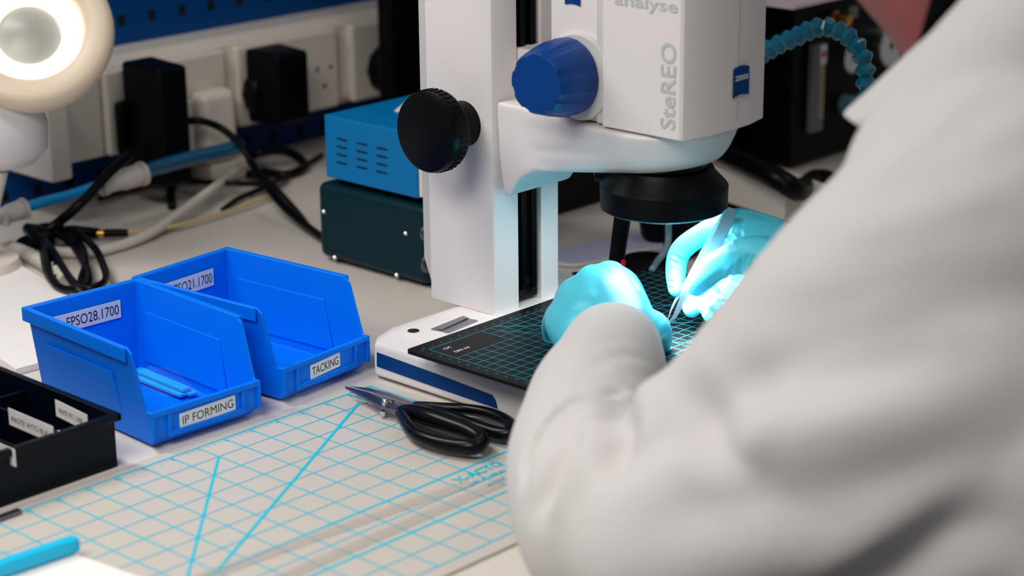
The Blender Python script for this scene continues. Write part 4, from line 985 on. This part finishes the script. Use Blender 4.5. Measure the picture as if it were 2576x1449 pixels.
# --- lab coat
bm = bmesh.new()
limb(bm, [A(1543, 872, 1.515, 0.0355), A(1530, 935, 1.47, 0.043), A(1500, 1040, 1.38, 0.0495), A(1492, 1150, 1.31, 0.0545), A(1515, 1260, 1.25, 0.058), A(1610, 1330, 1.21, 0.066), A(1740, 1230, 1.20, 0.062), A(1850, 1110, 1.19, 0.058)], ends='end', seg=28)
limb(bm, [A(1740, 1230, 1.20, 0.062), A(1870, 1110, 1.19, 0.060), A(2100, 900, 1.16, 0.0705), A(2335, 720, 1.13, 0.080), A(2570, 560, 1.12, 0.090)], seg=28)
limb(bm, [A(1700, 1400, 1.16, 0.060), A(1950, 1300, 1.15, 0.065), A(2200, 1150, 1.12, 0.075), A(2500, 950, 1.12, 0.09)], seg=24)
limb(bm, [(0.616, -0.087, 0.27, 0.09), (0.64, 0.02, 0.285, 0.085), (0.64, 0.16, 0.285, 0.085), (0.62, 0.28, 0.26, 0.082)], seg=24)
limb(bm, [A(2330, 430, 1.14, 0.045), A(2480, 270, 1.13, 0.050), A(2640, 130, 1.12, 0.055)], seg=24)
limb(bm, [A(2150, 1400, 1.15, 0.065), A(2400, 1300, 1.13, 0.080), A(2700, 1160, 1.12, 0.10)], seg=24)
limb(bm, [A(2260, 1540, 1.16, 0.075), A(2480, 1470, 1.14, 0.085), A(2750, 1350, 1.12, 0.10)], seg=24)
limb(bm, [(0.66, 0.06, 0.22, 0.125), (0.72, 0.06, 0.05, 0.150), (0.76, 0.06, -0.10, 0.165), (0.80, 0.08, -0.32, 0.19)], seg=24)
limb(bm, [(0.62, 0.28, 0.25, 0.08), (0.50, 0.345, 0.12, 0.065), (0.42, 0.335, 0.09, 0.058), (0.35, 0.262, 0.100, 0.045), (0.312, 0.222, 0.108, 0.037)], ends=False, seg=24)
me = meld(bm, 0.0036, 22)
C_ = lambda L: [(x / 1.957 + 1260, y / 1.957 + 900) for x, y in L]
crease(me, C_([(105, 620), (120, 560), (140, 480), (200, 370), (300, 260), (400, 205), (520, 190), (600, 160)]), 0.014, 0.0038)
crease(me, C_([(190, 760), (220, 680), (260, 580), (310, 480), (380, 400)]), 0.010, 0.007)
crease(me, C_([(600, 215), (600, 330), (580, 450), (600, 560)]), 0.010, 0.010)
crease(me, C_([(800, 150), (950, 240), (1050, 370), (1150, 480), (1250, 570)]), 0.007, 0.012)
crease(me, C_([(620, 860), (850, 780), (1000, 720), (1300, 700), (1500, 690), (1900, 610), (2200, 530), (2560, 380)]), 0.007, 0.017)
crease(me, C_([(1700, 1180), (1830, 1085), (2000, 985), (2200, 870), (2400, 810), (2576, 770)]), 0.0075, 0.012)
crease(me, C_([(1000, 100), (1300, 130), (1600, 70), (1900, 20), (2200, -60)]), 0.005, 0.014)
crease(me, C_([(1300, 150), (1220, 260), (1130, 350)]), 0.004, 0.010)
crease(me, C_([(420, 260), (350, 330), (290, 400)]), 0.003, 0.006)
crease(me, [(1990, 640), (2150, 610), (2330, 560), (2560, 520)], 0.004, 0.013)
crease(me, [(2080, 520), (2250, 470), (2450, 400), (2570, 380)], 0.004, 0.011)
crease(me, [(1900, 800), (2050, 780), (2300, 700), (2500, 690)], 0.004, 0.014)
crease(me, [(2250, 400), (2400, 330), (2560, 240)], 0.003, 0.010)
crease(me, [(1450, 950), (1540, 900), (1640, 915)], 0.0015, 0.006)
crease(me, [(1480, 880), (1560, 850), (1640, 880)], 0.001, 0.004)
P = coords(me); N = normals(me)
w_ = sum(a * np.sin(P @ np.array(k) + ph) for k, a, ph in (((38, 22, 15), 0.0006, 0.3), ((-22, 45, 30), 0.0005, 1.7), ((60, -30, 48), 0.0003, 4.1)))
setco(me, P + N * w_[:, None])
me.materials.append(coat_m); coat = put('lab_coat', me, pe)
sm_ = coat.modifiers.new('smooth', 'SMOOTH'); sm_.factor = 0.5; sm_.iterations = 8
# fold-down collar, a thick flap lying on the coat
bm = bmesh.new()
pairs = [((2112, 287), (2165, 326)), ((2170, 240), (2230, 292)), ((2240, 170), (2310, 250)), ((2310, 108), (2400, 190)), ((2370, 52), (2480, 140)), ((2426, 2), (2560, 90)), ((2500, -60), (2650, 40)), ((2600, -130), (2760, -10))]
dl = [1.205, 1.185, 1.165, 1.15, 1.14, 1.13, 1.12, 1.115]; rows = []
for ((u1, v1), (u2, v2)), dd_ in zip(pairs, dl):
    a = at(u1, v1, d=dd_ + 0.012); b = at(u2, v2, d=dd_ - 0.02); row = []
    for k in range(5):
        t = k / 4; p = a.lerp(b, t) + (Vector(CAM_C) - a).normalized() * 0.010 * math.sin(math.pi * t); row.append(p)
    rows.append(row)
thick = 0.004; top = [[bm.verts.new(p) for p in r_] for r_ in rows]
bot = [[bm.verts.new(p - (Vector(CAM_C) - p).normalized() * thick) for p in r_] for r_ in rows]
nR, nC = len(rows), 5
for i in range(nR - 1):
    for j in range(nC - 1):
        bm.faces.new([top[i][j], top[i][j + 1], top[i + 1][j + 1], top[i + 1][j]]); bm.faces.new([bot[i][j], bot[i + 1][j], bot[i + 1][j + 1], bot[i][j + 1]])
for i in range(nR - 1):
    bm.faces.new([top[i][0], top[i + 1][0], bot[i + 1][0], bot[i][0]]); bm.faces.new([top[i][-1], bot[i][-1], bot[i + 1][-1], top[i + 1][-1]])
for j in range(nC - 1):
    bm.faces.new([top[0][j], bot[0][j], bot[0][j + 1], top[0][j + 1]]); bm.faces.new([top[-1][j], top[-1][j + 1], bot[-1][j + 1], bot[-1][j]])
fin(bm, 'collar', coat_m, coat, sub=2, smooth=180)

# --- left glove: back of the hand towards the camera, fingers curled away
bm = bmesh.new()
limb(bm, [A(1546, 905, 1.500, 0.0290), A(1545, 850, 1.535, 0.0300), A(1520, 800, 1.565, 0.0315), A(1505, 760, 1.585, 0.0270)], seg=24)
limb(bm, [A(1560, 840, 1.54, 0.028), A(1540, 760, 1.58, 0.0255), A(1533, 700, 1.61, 0.0145)])
limb(bm, [A(1500, 820, 1.55, 0.029), A(1462, 770, 1.585, 0.022), A(1450, 745, 1.60, 0.0155)])
limb(bm, [A(1480, 850, 1.54, 0.025), A(1432, 815, 1.575, 0.019), A(1412, 800, 1.59, 0.0120)])
limb(bm, [A(1500, 800, 1.56, 0.028), A(1500, 740, 1.59, 0.0200), A(1492, 712, 1.605, 0.0150)])
# fingers
limb(bm, [A(1533, 698, 1.61, 0.0130), A(1576, 712, 1.645, 0.0102), A(1604, 755, 1.66, 0.0090), A(1630, 806, 1.655, 0.0078)])
limb(bm, [A(1492, 712, 1.605, 0.0140), A(1525, 715, 1.66, 0.0105), A(1570, 770, 1.675, 0.0092), A(1610, 825, 1.665, 0.0080)])
limb(bm, [A(1450, 745, 1.60, 0.0140), A(1455, 745, 1.655, 0.0105), A(1480, 800, 1.67, 0.0092), A(1510, 850, 1.655, 0.0080)])
limb(bm, [A(1408, 795, 1.59, 0.0118), A(1392, 825, 1.625, 0.0100), A(1400, 865, 1.635, 0.0090), A(1430, 895, 1.62, 0.0080)])
# thumb from the side of the palm
limb(bm, [A(1590, 880, 1.515, 0.0180), A(1622, 830, 1.545, 0.0150), A(1650, 822, 1.580, 0.0110), A(1664, 852, 1.600, 0.0092), A(1662, 872, 1.605, 0.0078)])
me = meld(bm, 0.0021, 14); 
crease(me, [(1510, 770), (1500, 730), (1495, 700)], 0.0006, 0.003)
crease(me, [(1585, 700), (1600, 720), (1612, 735)], 0.001, 0.002)
me.materials.append(glove_m); put('glove', me, pe)

# --- right glove holding the tweezers
def B(u, v, y, r): p = at(u, v, y=y); return (p.x, p.y, p.z, r)
bm = bmesh.new()
# hand block: wrist, back of the hand, web
limb(bm, [(0.300, 0.208, 0.112, 0.0245), B(1935, 640, 0.185, 0.0270), B(1890, 625, 0.180, 0.0260), B(1862, 590, 0.180, 0.0180)], seg=24)
limb(bm, [B(1960, 690, 0.180, 0.026), B(1900, 700, 0.180, 0.0225), B(1862, 715, 0.185, 0.0170)])
limb(bm, [B(1930, 620, 0.190, 0.024), B(1868, 562, 0.190, 0.0120), B(1838, 560, 0.190, 0.0105)])
# index finger
limb(bm, [B(1868, 568, 0.185, 0.0130), B(1834, 562, 0.186, 0.0105), B(1775, 585, 0.183, 0.0090), B(1724, 619, 0.178, 0.0090), B(1704, 650, 0.174, 0.0086), B(1700, 690, 0.169, 0.0082), B(1702, 726, 0.165, 0.0070)], m=8)
# thumb
limb(bm, [B(1945, 660, 0.150, 0.0190), B(1890, 643, 0.142, 0.0150), B(1835, 654, 0.138, 0.0118), B(1800, 671, 0.137, 0.0112), B(1770, 695, 0.137, 0.0108), B(1753, 718, 0.140, 0.0086)], m=8)
# middle, ring, little: curled, tips towards the camera
limb(bm, [B(1868, 690, 0.190, 0.0120), B(1800, 690, 0.200, 0.0095), B(1755, 730, 0.190, 0.0088), B(1742, 765, 0.165, 0.0082), B(1741, 776, 0.155, 0.0074)])
limb(bm, [B(1880, 710, 0.185, 0.0120), B(1830, 715, 0.198, 0.0095), B(1795, 745, 0.185, 0.0088), B(1790, 780, 0.160, 0.0082), B(1790, 790, 0.150, 0.0072)])
limb(bm, [B(1890, 730, 0.175, 0.0110), B(1850, 745, 0.190, 0.0085), B(1825, 765, 0.185, 0.0076), B(1818, 790, 0.170, 0.0068)])
me = meld(bm, 0.0013, 3)
for L, a, s in (([(1692, 640), (1712, 652), (1728, 662)], .0014, .0013), ([(1690, 655), (1710, 668), (1727, 678)], .0013, .0013), ([(1683, 705), (1692, 712)], .0014, .0013), ([(1684, 722), (1690, 730)], .0014, .0013),
                ([(1835, 575), (1838, 600), (1845, 625)], .0014, .0018), ([(1868, 560), (1862, 590), (1858, 615)], .0014, .0018), ([(1850, 570), (1848, 600)], .0006, .0014),
                ([(1872, 645), (1862, 665), (1860, 685)], .0016, .0016), ([(1885, 640), (1875, 662), (1870, 690)], .0016, .0016), ([(1898, 645), (1888, 670), (1884, 700)], .0016, .0016), ([(1850, 668), (1838, 685), (1828, 700)], .0014, .0015),
                ([(1776, 742), (1790, 748), (1803, 746)], .0014, .0013), ([(1840, 700), (1850, 712), (1865, 720)], .0014, .0015)):
    crease(me, L, a, s)
me.materials.append(glove_m); put('glove', me, pe)

# =================================================================== tweezers
tw_m = mat('satin_steel', (120, 122, 128), 0.42, metal=0.7)
tz = root('tweezers', at(1675, 820, y=0.158), 'steel bent-tip tweezers held in the gloved right hand', 'tweezers')
def blade_strip(pts, t, name, m):
    """pts: (u, v, y, half width); flat band whose face looks towards the camera side"""
    bm = bmesh.new(); C3 = [at(u, v, y=y) for u, v, y, _ in pts]; n = len(C3); rows = []
    for i, p in enumerate(C3):
        d = (C3[min(i + 1, n - 1)] - C3[max(i - 1, 0)]).normalized(); nr = Vector((0.55, -0.80, 0.25)); wv = d.cross(nr).normalized(); nn = wv.cross(d).normalized()
        h = pts[i][3]; rows.append([bm.verts.new(p + wv * h + nn * t / 2), bm.verts.new(p - wv * h + nn * t / 2), bm.verts.new(p - wv * h - nn * t / 2), bm.verts.new(p + wv * h - nn * t / 2)])
    for A_, B_ in zip(rows, rows[1:]):
        for k in range(4): bm.faces.new([A_[k], A_[(k + 1) % 4], B_[(k + 1) % 4], B_[k]])
    bm.faces.new(rows[0]); bm.faces.new(rows[-1][::-1])
    return fin(bm, name, m, tz, bevel=0.0003, smooth=30)
blade_strip([(1842, 524, 0.158, 0.0030), (1838, 534, 0.158, 0.0046), (1826, 562, 0.157, 0.0050), (1802, 612, 0.155, 0.0048), (1775, 665, 0.152, 0.0042), (1745, 715, 0.150, 0.0032), (1722, 745, 0.152, 0.0027), (1708, 775, 0.155, 0.0022), (1697, 798, 0.157, 0.0015), (1676, 817, 0.158, 0.0004)], 0.0010, 'arm', tw_m)
blade_strip([(1840, 526, 0.160, 0.0030), (1832, 540, 0.161, 0.0045), (1812, 572, 0.165, 0.0048), (1786, 618, 0.168, 0.0044), (1754, 672, 0.167, 0.0036), (1722, 722, 0.164, 0.0022), (1700, 755, 0.162, 0.0012), (1688, 780, 0.160, 0.0007), (1678, 812, 0.159, 0.0003)], 0.0010, 'arm', tw_m)
